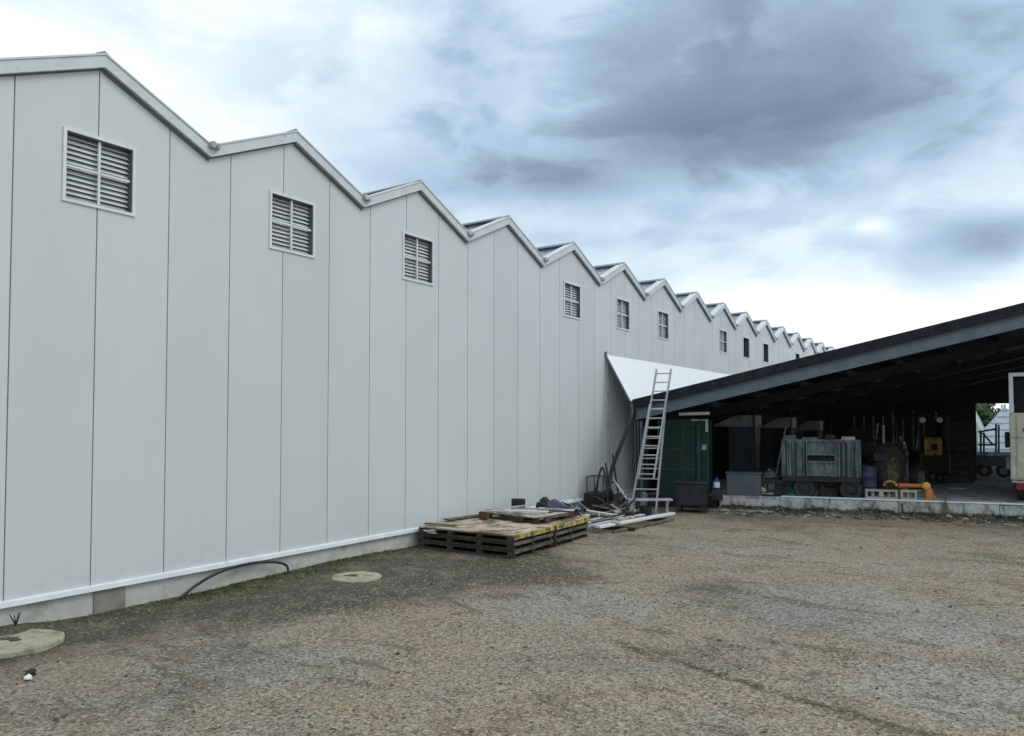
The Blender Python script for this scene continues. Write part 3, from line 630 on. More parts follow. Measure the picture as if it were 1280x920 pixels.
MB().tube([Vector((2.12 + .17 * math.cos(a), 17.95, .3 - .14 * abs(math.sin(a)))) for a in [math.pi * i / 12 for i in range(13)]], .006, 6).build('handle', M['pipe'], bk_)
# ladder
ld = thing('ladder', (1.8, 18.5, 0), 'extended aluminium ladder leaning on the shed eave beside the green machine', 'ladder')
fL, fR = Vector((1.44, 18.45, .0)), Vector((2.10, 18.62, .0)); uL, uR = Vector((1.55, 19.55, 3.0)), Vector((1.99, 19.62, 3.02))
def lsec(a0, b0, a1, b1, n, nm, first=.1):
    s = MB(); s.bar(a0, a1, .035, .075, up=(0, -1, 0)); s.bar(b0, b1, .035, .075, up=(0, -1, 0)); s.build(nm, M['alu'], ld, bevel=.005)
    for i in range(n):
        t = (i + first) / n; MB().bar(a0.lerp(a1, t), b0.lerp(b1, t), .035, .035).build('rung', M['alu'], ld, bevel=.004)
lsec(fL, fR, uL, uR, 11, 'lower_section', .55)
off = Vector((0, -.09, .02))
def at_t(t): return fL.lerp(uL, t) + Vector((.04 * (1 - t) + .07, 0, 0)) + off, fL.lerp(uL, t) + Vector((.04 * (1 - t) + .07 + .40, .09, 0)) + off
a0, b0 = at_t(.32); a1, b1 = at_t(1.33)
lsec(a0, b0, a1, b1, 12, 'upper_section', .5)
MB().bar(fL + Vector((-.05, 0, .03)), fR + Vector((.05, 0, .03)), .06, .05).build('stabiliser_bar', M['alu'], ld)

# ------------------------------------------------------------------ green machine
gmx, gmy = sh(1.72, 1.6, 0).x, sh(1.72, 1.6, 0).y
gmach = thing('green_machine_casing', (gmx, gmy, FZ), 'tall dark green steel machine casing under the low end of the shed roof', 'machine')
ang = math.atan(SK)
def gb(mb, c, s): mb.box(Matrix.Translation((gmx, gmy, FZ)) @ RZ(ang) @ Vector(c), s, m=RZ(ang)); return mb
gb(MB(), (0, 0, 1.12), (1.46, 1.3, 2.2)).build('body', M['green'], gmach, bevel=.02)
fr = MB()
for x in (-.71, -.02, .3, .71): gb(fr, (x, -.675, 1.12), (.06, .04, 2.22))
for z in (.05, .75, 1.35, 2.2): gb(fr, (0, -.668, z), (1.46, .045, .06))
fr.build('frame', M['greenframe'], gmach, bevel=.005)
rbm = MB()
for i in range(9): gb(rbm, (-.62 + i * .155, -.662, 1.06), (.045, .05, 1.9))
rbm.build('ribs', M['green'], gmach, bevel=.006)
pv = MB(); q = Matrix.Translation((gmx, gmy, FZ)) @ RZ(ang); pv.tube([q @ Vector((.46, -.78, z)) for z in (.25, 1.0, 1.25, 2.05)], .055, 14); pv.tube([q @ Vector((.46, -.78, z)) for z in (.3, .5)], .09, 14); pv.tube([q @ Vector((.46, -.78, z)) for z in (1.28, 1.42)], .09, 14)
pv.build('vertical_pipe', M['greenframe'], gmach)
gb(MB(), (.62, -.74, 1.42), (.12, .1, .16)).build('control_box', M['galvd'], gmach, bevel=.01)
tb = MB(); tb.tube([q @ Vector((-.1, -.74, 2.40)), q @ Vector((.78, -.74, 2.42))], .05, 12); tb.build('white_pipe', M['whiteplastic'], gmach)
tb = MB(); gb(tb, (.5, -.72, 2.22), (.5, .05, .05)); gb(tb, (.70, -.74, 2.05), (.08, .06, .35)); tb.build('bracket', M['galvd'], gmach)
MB().hexa([sh(.95, .66, -.02), sh(2.94, .66, -.02), sh(2.94, .80, -.02), sh(.95, .80, -.02), sh(.95, .66, .37), sh(2.94, .66, .37), sh(2.94, .80, .37), sh(.95, .80, .37)]).build('added_dark_baulk', M['darkwood'], bevel=.01, **T('long near black baulk added to darken the slab edge in front of the green machine', 'timber'))  # added to cover the bright slab edge with something dark
# dark tank on the yard
tk = thing('dark_tank', (2.62, 20.15, 0), 'low black metal tank on the ground in front of the green machine', 'tank')
MB().box((2.55, 20.12, .50), (.82, .55, .62), ang).build('tank_body', M['darksteel'], tk, bevel=.03)
MB().box((2.55, 20.12, .83), (.90, .62, .03), ang).build('lid', M['blackcrate'], tk, bevel=.008)
for dx in (-.32, .32): MB().box((2.55 + dx, 20.12 + dx * SK, .095), (.10, .5, .19), ang).build('foot', M['rubber'], tk)
bt = thing('blue_white_canister', (3.0, 21.1, .9), 'small blue and white canister standing at the end of the slate grey box', 'canister')
c0 = on_y(896, 612, 21.0)
bt.location = c0
MB().lathe([(.07, 0), (.085, .02), (.085, .26), (.05, .32), (.03, .33), (.03, .37)], Matrix.Translation(c0), 14).build('canister_body', M['bluep'], bt)
MB().lathe([(.088, .06), (.088, .22)], Matrix.Translation(c0), 14).build('white_band', M['whiteplastic'], bt)
MB().box(c0 + Vector((0, .05, -.15)), (.3, .3, .3), ang).build('support_box', M['blackcrate'], bevel=.01, **T('black box carrying the blue and white canister', 'box'))

# ------------------------------------------------------------------ things on the shed floor
gbx = thing('slate_grey_box', (3.55, 21.55, FZ), 'slate grey steel chest standing behind the left end of the kerb', 'chest')
MB().box((3.55, 21.62, FZ + .34), (.95, .5, .68), ang).build('chest_body', M['greybox'], gbx, bevel=.015)
MB().box((3.55, 21.62, FZ + .70), (1.0, .55, .035), ang).build('lid', M['greybox'], gbx, bevel=.006)
# low dark machine to its right
dm = thing('low_dark_implement', (4.4, 22.4, FZ), 'low black field implement between the slate grey chest and the trailer', 'implement')
MB().box((4.5, 22.4, FZ + .45), (1.1, .6, .12), ang).build('frame', M['darksteel'], dm, bevel=.01)
s_ = MB()
for i in range(5): s_.bar((4.05 + i * .22, 22.2 + i * .05, FZ + .4), (4.12 + i * .22, 22.0 + i * .05, FZ + .0), .04, .03)
s_.build('tines', M['darksteel'], dm)
MB().tube([(4.2, 22.45, FZ + .5), (4.5, 22.5, FZ + .62), (4.9, 22.6, FZ + .5)], .05, 10).build('hose_guard', M['rubber'], dm)
# hoppers
for i, (pxl, pxr, Y, ytop, lab) in enumerate(((891, 941, 27.0, 519, 'nearest grey sheet metal hopper with sloping hood along the greenhouse side'), (951, 987, 30.5, 522, 'middle grey sheet metal hopper with sloping hood in the shed'), (993, 1022, 34.5, 526, 'farthest grey sheet metal hopper with sloping hood in the shed'))):
    A = on_y(pxl, ytop, Y); B = on_y(pxr, ytop, Y); w = B.x - A.x; zt = A.z; cx = (A.x + B.x) / 2
    hp = thing('sheet_metal_hopper', (cx, Y, FZ), lab, 'hopper', 'grey hoppers standing in the shed')
    MB().prism([Vector((A.x, Y, zt - .42)), Vector((B.x, Y, zt - .42)), Vector((B.x, Y, zt)), Vector((B.x - .4 * w, Y, zt)), Vector((A.x, Y, zt - .36))], (0, 0, 0), (0, 1.1, 0)).build('hood', M['galvd'], hp, bevel=.01)
    MB().hexa([(A.x + .38 * w, Y + .1, FZ + .3), (B.x - .05, Y + .1, FZ + .3), (B.x - .05, Y + 1, FZ + .3), (A.x + .38 * w, Y + 1, FZ + .3), (A.x + .38 * w, Y + .1, zt - .42), (B.x - .02, Y + .1, zt - .42), (B.x - .02, Y + 1, zt - .42), (A.x + .38 * w, Y + 1, zt - .42)]).build('bin', M['darksteel'] if i else M['greybox'], hp)
    for (x, y) in ((A.x + .4 * w, Y + .15), (B.x - .06, Y + .15), (A.x + .4 * w, Y + .95), (B.x - .06, Y + .95)): MB().box((x, y, FZ + .15), (.06, .06, .3)).build('leg', M['galvd'], hp)
    MB().box((B.x + .06, Y - .05, FZ + 1.4), (.05, .05, 2.8)).build('post', M['darksteel'], hp)
# trailer with galvanised side panels
tA, tB = on_z(984, 623, FZ), on_z(1069, 626, FZ); tl = thing('farm_trailer', tA, 'dark farm trailer carrying blotchy galvanised side panels', 'trailer')
q = Matrix.Translation(tA) @ RZ(math.atan2(tB.y - tA.y, tB.x - tA.x)); L = (tB - tA).length; qr = q.to_3x3().to_4x4()
KX = L / 2.06
def tbx(mb, c, s): mb.box(q @ Vector((c[0] * KX, c[1], c[2])) if abs(c[0] - L / 2) > 1e-6 else q @ Vector(c), (s[0] * (KX if abs(c[0] - L / 2) > 1e-6 else 1), s[1], s[2]), m=qr); return mb
tbx(MB(), (L / 2, .42, .58), (L + .24, .95, .16)).build('bed', M['darksteel'], tl, bevel=.01)
sp_ = MB(); random.seed(21)
for (a, b) in ((-.15, -.02), (.05, .16), (.34, .5), (1.5, 1.62), (1.68, 1.78), (1.86, 1.98), (2.05, 2.22)): tbx(sp_, ((a + b) / 2, -.06, 1.16), (b - a - .02, .04, 1.02))
tbx(sp_, (1.05, -.05, 1.45), (.84, .04, .40)); tbx(sp_, (1.05, -.05, .86), (.84, .04, .38)); tbx(MB(), (1.05, .0, 1.16), (.84, .03, .3)).build('slot', M['darkwall'], tl)
for x in (-.14, .03, .2, .34, .52, .62, 1.48, 1.6, 1.72, 1.86, 2.0, 2.12, 2.22): tbx(sp_, (x, -.1, 1.16), (.035, .07, 1.04))
for z in (.68, 1.05, 1.26, 1.64): tbx(sp_, (1.05, -.095, z), (.84, .06, .045))
sp_.build('side_panel', M['galv'], tl, bevel=.004)
tbx(MB(), (1.04, .02, 1.13), (2.3, .02, .96)).build('inner_board', M['greybox'], tl)
for (a, b, h_, m_) in ((-.1, .3, .12, 'greybox'), (.5, 1.0, .07, 'galv'), (1.2, 1.5, .14, 'darkwood'), (1.7, 2.1, .09, 'galvd')): tbx(MB(), ((a + b) / 2, .4, 1.66 + h_ / 2), (b - a, .4, h_)).build('load_block', M[m_], tl)
tbx(MB(), (L / 2, .86, 1.16), (L + .24, .04, 1.0)).build('far_side_panel', M['galvd'], tl)
for x in (.45, 1.65):
    wm = MB(); c = q @ Vector((x, .12, .30)); Mw = Matrix.Translation(c) @ qr @ Matrix.Rotation(R(90), 4, 'X')
    wm.lathe([(.16, -.09), (.27, -.1), (.30, -.06), (.30, .06), (.27, .1), (.16, .09)], Mw, 24, False); wh = wm.build('wheel', M['rubber'], tl)
    MB().lathe([(.04, -.085), (.15, -.05), (.15, .05), (.04, .07)], Mw, 20).build('rim', M['darksteel'], wh)
# tractor
def wheel(par, c, R_, wd, dirv, rimm='rim', lugs=18):
    d = Vector(dirv).normalized(); Mw = Matrix.Translation(c) @ d.to_track_quat('Z', 'Y').to_matrix().to_4x4()
    w_ = MB(); h = wd / 2; w_.lathe([(R_ * .56, -h * .8), (R_ * .8, -h), (R_ * .95, -h * .9), (R_, -h * .5), (R_, h * .5), (R_ * .95, h * .9), (R_ * .8, h), (R_ * .56, h * .8)], Mw, 32, False)
    for i in range(lugs):
        a = 2 * math.pi * i / lugs
        for s in (-1, 1): w_.box(Mw @ Vector((math.cos(a + s * .06) * R_, math.sin(a + s * .06) * R_, s * h * .45)), (R_ * .09, R_ * .09, h * .85), m=(Mw.to_3x3().to_4x4() @ RZ(a)))
    o = w_.build('wheel', M['tyre'], par)
    MB().lathe([(R_ * .10, -h * .3), (R_ * .5, -h * .35), (R_ * .57, -h * .8), (R_ * .57, h * .8), (R_ * .5, h * .5), (R_ * .2, h * .45), (R_ * .12, h * .6)], Mw, 28).build('rim', M[rimm], o)
rc = on_z(1112, 617, FZ); fc = rc + Vector((.60, 1.75, 0)); tx = thing('farm_tractor', rc, 'old farm tractor with faded bonnet parked deep in the shed', 'tractor')
fd = (fc - rc).normalized(); sdv = Vector((fd.y, -fd.x, 0)); # towards camera right side
wheel(tx, rc + Vector((0, 0, .74)), .73, .30, sdv, 'rimtan'); wheel(tx, rc - sdv * 1.15 + Vector((0, 0, .74)), .73, .30, sdv, 'rimtan')
wheel(tx, fc + Vector((0, 0, .42)) , .41, .24, sdv); wheel(tx, fc - sdv * 1.05 + Vector((0, 0, .42)), .41, .24, sdv)
qa = Matrix.Translation(rc - sdv * .58) @ Matrix(((fd.x, -sdv.x, 0, 0), (fd.y, -sdv.y, 0, 0), (0, 0, 1, 0), (0, 0, 0, 1))); qm = qa.to_3x3().to_4x4()
def tb_(c, s): return MB().box(qa @ Vector(c), s, m=qm)
tb_((.9, 0, .72), (1.9, .42, .42)).build('chassis', M['darksteel'], tx, bevel=.02)
tb_((1.25, 0, 1.18), (1.15, .56, .52)).build('bonnet', M['redgrey'], tx, bevel=.06)
tb_((1.85, 0, 1.15), (.05, .5, .44)).build('grille', M['darksteel'], tx, bevel=.01)
for s in (-1, 1):
    fm = MB(); n = 9; pts = []
    for i in range(n):
        a = R(10 + 150 * i / (n - 1)); pts.append((math.cos(a) * .79, math.sin(a) * .79 + .74))
    for (a, b) in zip(pts, pts[1:]): fm.bar(qa @ Vector((a[0], s * .58, a[1])), qa @ Vector((b[0], s * .68, b[1])), .30, .03, up=(0, 0, 1))
    fm.build('fender', M['blackcrate'], tx)
    hl = MB(); hl.lathe([(.03, 0), (.09, .03), (.09, .08), (.075, .09)], Matrix.Translation(qa @ Vector((1.1, s * -.36, 1.0))) @ (-sdv * -1).to_track_quat('Z', 'Y').to_matrix().to_4x4(), 14); hl.build('headlight', M['lens'], tx)
st = MB(); st.tube([qa @ Vector((.62, 0, 1.2)), qa @ Vector((.35, 0, 1.65))], .025, 8); st.tube([qa @ Vector((.33 + .1 * math.sin(a) , .2 * math.cos(a), 1.66 + .12 * math.sin(a))) for a in [2 * math.pi * i / 16 for i in range(17)]], .016, 8, caps=False); st.build('steering_wheel', M['rubber'], tx)
tb_((-.05, 0, 1.15), (.42, .46, .1)).build('seat', M['rubber'], tx, bevel=.03); tb_((-.26, 0, 1.36), (.08, .46, .4)).build('seat_back', M['rubber'], tx, bevel=.03)
MB().tube([qa @ Vector((1.05, .1, z)) for z in (1.4, 2.0, 2.05)] , .035, 10).build('exhaust_pipe', M['pipe'], tx)
MB().tube([qa @ Vector((1.4, -.14, z)) for z in (1.4, 1.95)], .03, 10).build('air_intake', M['darksteel'], tx)
for i, (px, py, lab) in enumerate(((1083, 621, 'dark blue barrel standing between the farm trailer and the tractor'), (1097, 611, 'dark blue barrel farther back by the big tractor wheel'))):
    bp = on_z(px, py, FZ); bd_ = MB(); bd_.lathe([(.24, 0), (.27, .02), (.27, .28), (.285, .30), (.27, .32), (.27, .58), (.285, .60), (.27, .62), (.27, .88), (.24, .9), (.23, .88)], Matrix.Translation(bp), 24); bd_.build('barrel', M['tarp'], **T(lab, 'barrel'))
# forklift behind
fk = on_z(1168, 606, FZ); fo = thing('forklift', fk, 'yellow and dark forklift standing just behind the tractor', 'forklift')
qf = Matrix.Translation(fk) @ RZ(R(35)); qfm = RZ(R(35))
def fb(c, s): return MB().box(qf @ Vector(c), s, m=qfm)
fb((0, .4, .75), (1.1, 1.0, .8)).build('counterweight', M['darksteel'], fo, bevel=.08)
fb((-.1, -.13, 1.32), (.6, .10, .62)).build('yellow_panel', M['yellow'], fo, bevel=.05)
fb((-.1, -.2, 1.3), (.22, .05, .22)).build('panel_vent', M['darksteel'], fo, bevel=.02)
fb((.1, 1.0, .6), (1.1, 1.3, .5)).build('chassis', M['galvd'], fo, bevel=.04)
for x in (-.5, .5):
    for y in (.0, 1.5): MB().bar(qf @ Vector((x, y, .9)), qf @ Vector((x, y, 2.35)), .06, .06).build('cage_post', M['darksteel'], fo)
fb((0, .75, 2.38), (1.1, 1.6, .06)).build('overhead_guard', M['darksteel'], fo, bevel=.01)
for x in (-.38, .38): MB().bar(qf @ Vector((x, 2.0, .1)), qf @ Vector((x, 2.0, 2.6)), .09, .12).build('mast_rail', M['darksteel'], fo)
for x in (-.42, .42):
    wheel(fo, qf @ Vector((x, .25, .26)), .25, .18, qfm @ Vector((1, 0, 0)), lugs=0); wheel(fo, qf @ Vector((x, 1.5, .3)), .29, .22, qfm @ Vector((1, 0, 0)), lugs=0)
for x in (-.42, .18):
    MB().lathe([(.04, .06), (.10, .04), (.10, -.02), (.085, -.03)], Matrix.Translation(qf @ Vector((x, -.08, 2.22))) @ qfm @ Matrix.Rotation(R(90), 4, 'X') @ Matrix.Rotation(R(180), 4, 'X'), 16).build('work_lamp', M['lens'], fo)
# black crate stack
random.seed(4)
cs = on_z(1192, 604, FZ)
for i in range(8):
    z = FZ + .13 + i * .27; lab = ['lowest black plastic crate of the tall stack right of the forklift', 'second black crate from the bottom of the tall stack', 'third black crate from the bottom of the tall stack', 'fourth black crate from the bottom of the tall stack', 'fourth black crate from the top of the tall stack', 'third black crate from the top of the tall stack', 'second black crate from the top of the tall stack', 'topmost black crate of the tall stack right of the forklift'][i]
    c = MB(); ox, oy = random.uniform(-.03, .03), random.uniform(-.03, .03); w_, d_ = .95, .8; rz = R(20 + random.uniform(-2, 2)); q2 = Matrix.Translation((cs.x + ox, cs.y + .4 + oy, z - .13)) @ RZ(rz)
    for (cc, ss) in (((0, -d_ / 2, .13), (w_, .03, .25)), ((0, d_ / 2, .13), (w_, .03, .25)), ((-w_ / 2, 0, .13), (.03, d_ - .04, .25)), ((w_ / 2, 0, .13), (.03, d_ - .04, .25)), ((0, 0, .015), (w_ - .04, d_ - .04, .02)), ((0, -d_ / 2 - .02, .235), (w_ + .05, .03, .03)), ((0, -d_ / 2 - .02, .05), (w_ + .05, .03, .03))): c.box(q2 @ Vector(cc), ss, m=RZ(rz))
    c.build('crate', M['blackcrate'], **T(lab, 'crate', 'black crates in the tall stack'))
MB().lathe([(.02, 0), (.3, .02), (.32, .07), (.28, .09)], Matrix.Translation(on_z(1195, 612, FZ)), 24).build('round_cover', M['galvd'], **T('flat round grey cover lying on the floor by the black crates', 'cover'))
# grey crates behind tractor
rk = on_z(1098, 600, FZ)
rkt = thing('storage_rack', rk, 'dark upright storage rack with vertical bars behind the tractor', 'rack')
for i in range(6): MB().box((rk.x - .8 + i * .32, rk.y + i * .07, FZ + 1.2), (.05, .05, 2.4)).build('upright', M['greybox'], rkt)
for z in (.4, 1.2, 2.0): MB().box((rk.x, rk.y + .5, FZ + z), (1.8, .8, .05), R(12)).build('shelf', M['darkwood'], rkt)

def at_floor(px, py): return on_z(px, py, FZ)
def ptube(name, p, r, h, m, lab, cat, cap=None):
    p = Vector(p); t_ = thing(name, p, lab, cat); b = MB(); b.lathe([(r * .9, 0), (r, .02), (r, h * .85), (r * .6, h * .95), (r * .3, h)], Matrix.Translation(p), 18); b.build('body', M[m], t_)
    b = MB(); b.lathe([(r * .28, h * .99), (r * .32, h * 1.02), (r * .32, h * 1.08), (r * .2, h * 1.1)], Matrix.Translation(p), 12); b.build('valve_cap', M[cap or 'pipe'], t_)
ptube('gas_cylinder', at_floor(1131, 607), .12, 1.35, 'galvd', 'grey gas cylinder standing between the tractor and the forklift', 'gas cylinder', 'lens')
ptube('gas_cylinder', at_floor(1127, 604), .12, 1.5, 'red', 'dull red gas cylinder behind the tractor bonnet', 'gas cylinder')
ptube('milk_churn', at_floor(962, 612), .2, .6, 'galvd', 'small grey metal churn left of the farm trailer', 'churn')
MB().box(at_floor(1037, 622) + Vector((0, -.25, .16)), (.5, .3, .32), .3).build('wooden_crate', M['darkwood'], bevel=.01, **T('dark wooden crate on the floor in front of the farm trailer wheels', 'crate'))
cp_ = at_floor(1058, 622) + Vector((0, -.2, 0))
MB().tube([cp_ + Vector((.22 * math.cos(a), .22 * math.sin(a), .05 + a * .008)) for a in [i * .45 for i in range(56)]], .022, 6).build('hose_coil', M['rubber'], **T('coil of black hose on the floor before the right trailer wheel', 'hose'))
fcn = at_floor(1128, 617); fu = thing('fuel_can', fcn, 'small dull red fuel can beside the big tractor wheel', 'fuel can')
MB().box(fcn + Vector((0, 0, .17)), (.32, .18, .34), .2).build('can_body', M['red'], fu, bevel=.03); MB().tube([fcn + Vector((-.1, 0, .34)), fcn + Vector((-.05, 0, .41)), fcn + Vector((.06, 0, .41)), fcn + Vector((.1, 0, .34))], .014, 8).build('handle', M['rubber'], fu)
random.seed(9)
for i, (px, py, w_, h_, m_, lab) in enumerate(((1148, 604, .6, .9, 'blackcrate', 'black bin standing behind the small tractor wheel'), (1072, 600, .8, 1.9, 'darkwood', 'tall dark wooden cabinet behind the dark blue barrels'), (1210, 601, .5, 1.5, 'blackcrate', 'narrow black locker right of the tall crate stack'), (1012, 596, 1.0, 1.5, 'darkwood', 'dark wooden cabinet behind the farm trailer'), (935, 588, .7, 1.1, 'galvd', 'grey metal cabinet against the added dark sheet far back'))):
    p_ = at_floor(px, py); cb_ = thing('cabinet' if 'cabinet' in lab else 'bin', p_, lab, 'cabinet' if 'cabinet' in lab else 'bin')
    MB().box(p_ + Vector((0, .3, h_ / 2)), (w_, .5, h_), .15).build('body', M[m_], cb_, bevel=.01)
    MB().box(p_ + Vector((-.02, .03, h_ * .55)), (.04, .03, .16), .15).build('handle', M['galvd'], cb_)
for i, (px, dx, h_, m_, lab) in enumerate(((1140, .25, 2.3, 'pipe', 'thin grey pipe leaning on the forklift cage'), (1178, -.2, 2.5, 'plank', 'pale lath leaning behind the forklift'), (1090, .15, 2.1, 'plank', 'weathered lath leaning beside the storage rack'), (968, .3, 2.0, 'pipe', 'grey pipe leaning by the middle hopper'))):
    p_ = at_floor(px, 603); MB().tube([p_, p_ + Vector((dx, .5, h_))], .03, 8).build('leaning_pole', M[m_], **T(lab, 'pole'))
# ------------------------------------------------------------------ along the kerb
def kpt(px, z, off): # point on skew plane
    d = ray(px, 620); t = (Y0 + off - (CAM.y - SK * CAM.x)) / (d.y - SK * d.x); p = CAM + d * t; p.z = z; return p
k0 = kpt(947, FZ, 1.15)
MB().box(k0 + Vector((0, 0, .10)), (.85, .22, .03), ang).build('loose_board', M['plank'], **T('short pale board lying behind the kerb near its left end', 'board'))
for dx, lab in ((-.12, 'rounded pale stone on the left of the short board behind the kerb'), (.14, 'rounded pale stone on the right of the short board behind the kerb')):
    MB().blob(k0 + Vector((dx, dx * SK, .20)), .095, (1, 1, .9), .2, 2).build('pale_stone', M['stone'], **T(lab, 'stone', 'stones on the board behind the kerb'))
MB().box(k0 + Vector((0, 0, .04)), (.7, .16, .08), ang).build('brick_row', M['darkwood'], **T('dark timber under the short pale board behind the kerb', 'timber'))
k1 = kpt(1000, FZ, 1.2); crumple('plastic_sheet', k1 + Vector((0, 0, .14)), .2, (1.7, .8, .6), M['teal'], 'crumpled teal plastic sheet behind the kerb under the trailer', 'sheet')
k2 = kpt(1016, FZ, 1.35); vm = MB(); vm.bar(k2 + Vector((0, 0, .03)), k2 + Vector((-.22, 0, .38)), .05, .08); vm.bar(k2 + Vector((0, 0, .03)), k2 + Vector((.3, 0, .33)), .05, .08)
vm.build('bent_bracket', M['galvd'], **T('v shaped grey metal bracket sticking up beside the teal sheet', 'bracket'))
for i, (px, lab) in enumerate(((1091, 'left pale cream block of the row behind the kerb'), (1111, 'middle pale cream block under the yellow ring behind the kerb'), (1135, 'right pale cream block under the orange roller behind the kerb'))):
    p = kpt(px, FZ, 1.1); c = MB(); w_ = .40
    m_ = RZ(ang)
    for (cc, ss) in (((0, 0, .10), (w_, .3, .05)), ((0, 0, .29), (w_, .3, .05)), ((-.17, 0, .195), (.06, .3, .138)), ((.17, 0, .195), (.06, .3, .138)), ((.0, .05, .195), (.08, .2, .138)), ((0, 0, .0385), (w_ - .02, .28, .07))): c.box(p + m_.to_3x3() @ Vector(cc), ss, m=m_)
    c.build('hollow_block', M['palecrate'] if i != 1 else M['disc'], bevel=.006, **T(lab, 'block', 'pale blocks behind the kerb'))
p = kpt(1113, FZ + .40, 1.08); MB().tube([p + Vector((.15 * math.cos(a), .02, .12 * math.sin(a) + .02)) for a in [math.pi * i / 14 for i in range(15)]], .035, 10).build('yellow_ring', M['yellow'], **T('pale yellow half ring standing on the middle cream block', 'ring'))
ro = kpt(1146, FZ + .42, 1.1); rt = thing('orange_roller', ro, 'orange roller with a round amber end cap lying on the cream blocks', 'roller')
q = RZ(ang).to_3x3()
MB().tube([ro + q @ Vector((-.42, 0, .02)), ro + q @ Vector((.22, 0, .02))], .058, 16).build('tube', M['orange'], rt)
MB().lathe([(.08, -.04), (.10, -.03), (.10, .05), (.06, .07)], Matrix.Translation(ro + q @ Vector((.22, -.06, .03))) @ RZ(ang) @ Matrix.Rotation(R(90), 4, 'X'), 20).build('end_cap', M['amber'], rt)
MB().box(ro + q @ Vector((.28, 0, -.22)), (.16, .16, .36), ang).build('stand', M['orange'], rt, bevel=.01)
MB().bar(ro + q @ Vector((.32, 0, -.05)), ro + q @ Vector((.48, 0, -.42)), .05, .05).build('strut', M['orange'], rt)
MB().bar(ro + q @ Vector((-.35, 0, -.10)), ro + q @ Vector((.18, 0, -.10)), .05, .03).build('lower_bar', M['yellow'], rt)
k3 = kpt(1066, FZ, 1.05)

# ------------------------------------------------------------------ cream truck at the right edge
tkL = on_z(1264, 628, FZ); tk2 = thing('cream_truck', (11.4, 26, FZ), 'cream box truck with a white framed dark opening at the right edge of the photo', 'truck')
X0, Y1 = tkL.x, tkL.y; Wd, Ld = 2.4, 5.5
zt = on_y(1264, 466, Y1).z; zm = on_y(1264, 516, Y1).z; zb = on_y(1264, 600, Y1).z
MB().box((X0 + Wd / 2, Y1 + Ld / 2, (zb + zm) / 2), (Wd, Ld, zm - zb)).build('box_body', M['cream'], tk2, bevel=.03)
pr = MB()
for x in (X0 + .05, X0 + Wd - .05):
    for y in (Y1 + .05, Y1 + Ld - .05): pr.box((x, y, (zm + zt) / 2 - .04), (.10, .10, zt - zm - .09))
for y in (Y1 + .05, Y1 + Ld - .05): pr.box((X0 + Wd / 2, y, zt - .05), (Wd, .10, .10))
for x in (X0 + .05, X0 + Wd - .05): pr.box((x, Y1 + Ld / 2, zt - .05), (.10, Ld - .2, .10))
pr.build('white_frame', M['frame'], tk2, bevel=.01)
MB().box((X0 + Wd / 2, Y1 + Ld / 2 + .03, (zm + zt) / 2), (Wd - .22, Ld - .3, zt - zm - .02)).build('dark_load', M['black'], tk2)
ed = MB(); ed.box((X0 + Wd / 2, Y1 - .012, (zb + zm) / 2 + .25), (Wd - .1, .02, .03)); ed.box((X0 + .16, Y1 - .012, (zb + zm) / 2), (.03, .02, zm - zb - .1)); ed.box((X0 + Wd / 2, Y1 - .015, zb + .06), (Wd, .03, .06)); ed.build('body_trim', M['palecrate'], tk2)
MB().lathe([(.01, 0), (.05, .01), (.05, .02)], Matrix.Translation((X0 + .34, Y1 - .02, zm - .45)) @ Matrix.Rotation(R(90), 4, 'X'), 14).build('reflector', M['redwood'], tk2)
MB().box((X0 + Wd / 2, Y1 + Ld / 2, zb - .12), (Wd - .1, Ld - .2, .16)).build('chassis', M['darksteel'], tk2, bevel=.01)
for x in (X0 + .28, X0 + Wd - .28): MB().box((x, Y1 + .03, zb - .16), (.32, .06, .20)).build('tail_lamp', M['redlens'], tk2, bevel=.015)
MB().box((X0 + Wd / 2, Y1 + .02, zb - .04), (Wd - .05, .05, .06)).build('rear_bumper', M['galvd'], tk2, bevel=.01)
for x in (X0 + .25, X0 + Wd - .25):
    for y in (Y1 + .9, Y1 + Ld - .8): wheel(tk2, Vector((x, y, FZ + .38)), .38, .25, (1, 0, 0), lugs=0)
MB().box((X0 - .07, Y1 + 1.6, 2.0), (.12, .3, .45)).build('side_mirror', M['darksteel'], tk2, bevel=.03)
MB().box((X0 - .06, Y1 + 1.2, 1.35), (.1, .3, .35)).build('side_locker', M['galvd'], tk2, bevel=.02)

# ------------------------------------------------------------------ behind the shed
fA, fB = on_z(1204, 596, FZ), on_z(1275, 598, FZ); ft = thing('flatbed_trailer', fA, 'dark flatbed trailer seen through the back of the shed', 'trailer')
zt = on_y(1220, 570, fA.y).z; ctr = (fA + fB) / 2; an = math.atan2(fB.y - fA.y, fB.x - fA.x); Lf = (fB - fA).length
MB().box((ctr.x, ctr.y + 1, (zt + FZ + .45) / 2), (Lf, 2, zt - FZ - .45), an).build('bed', M['greybox'], ft, bevel=.02)
for s in (-.5, -.15, .3, .62):
    wheel(ft, Vector((ctr.x + math.cos(an) * Lf * s * .75, ctr.y + .2 + math.sin(an) * Lf * s * .75, FZ + .27)), .26, .2, (-math.sin(an), math.cos(an), 0), lugs=0)
for s in (-.3, -.1, .1): MB().box((ctr.x + Lf * s, ctr.y + .3, zt + .07), (.16, .16, .12), an).build('pale_load', M['stone'], ft)
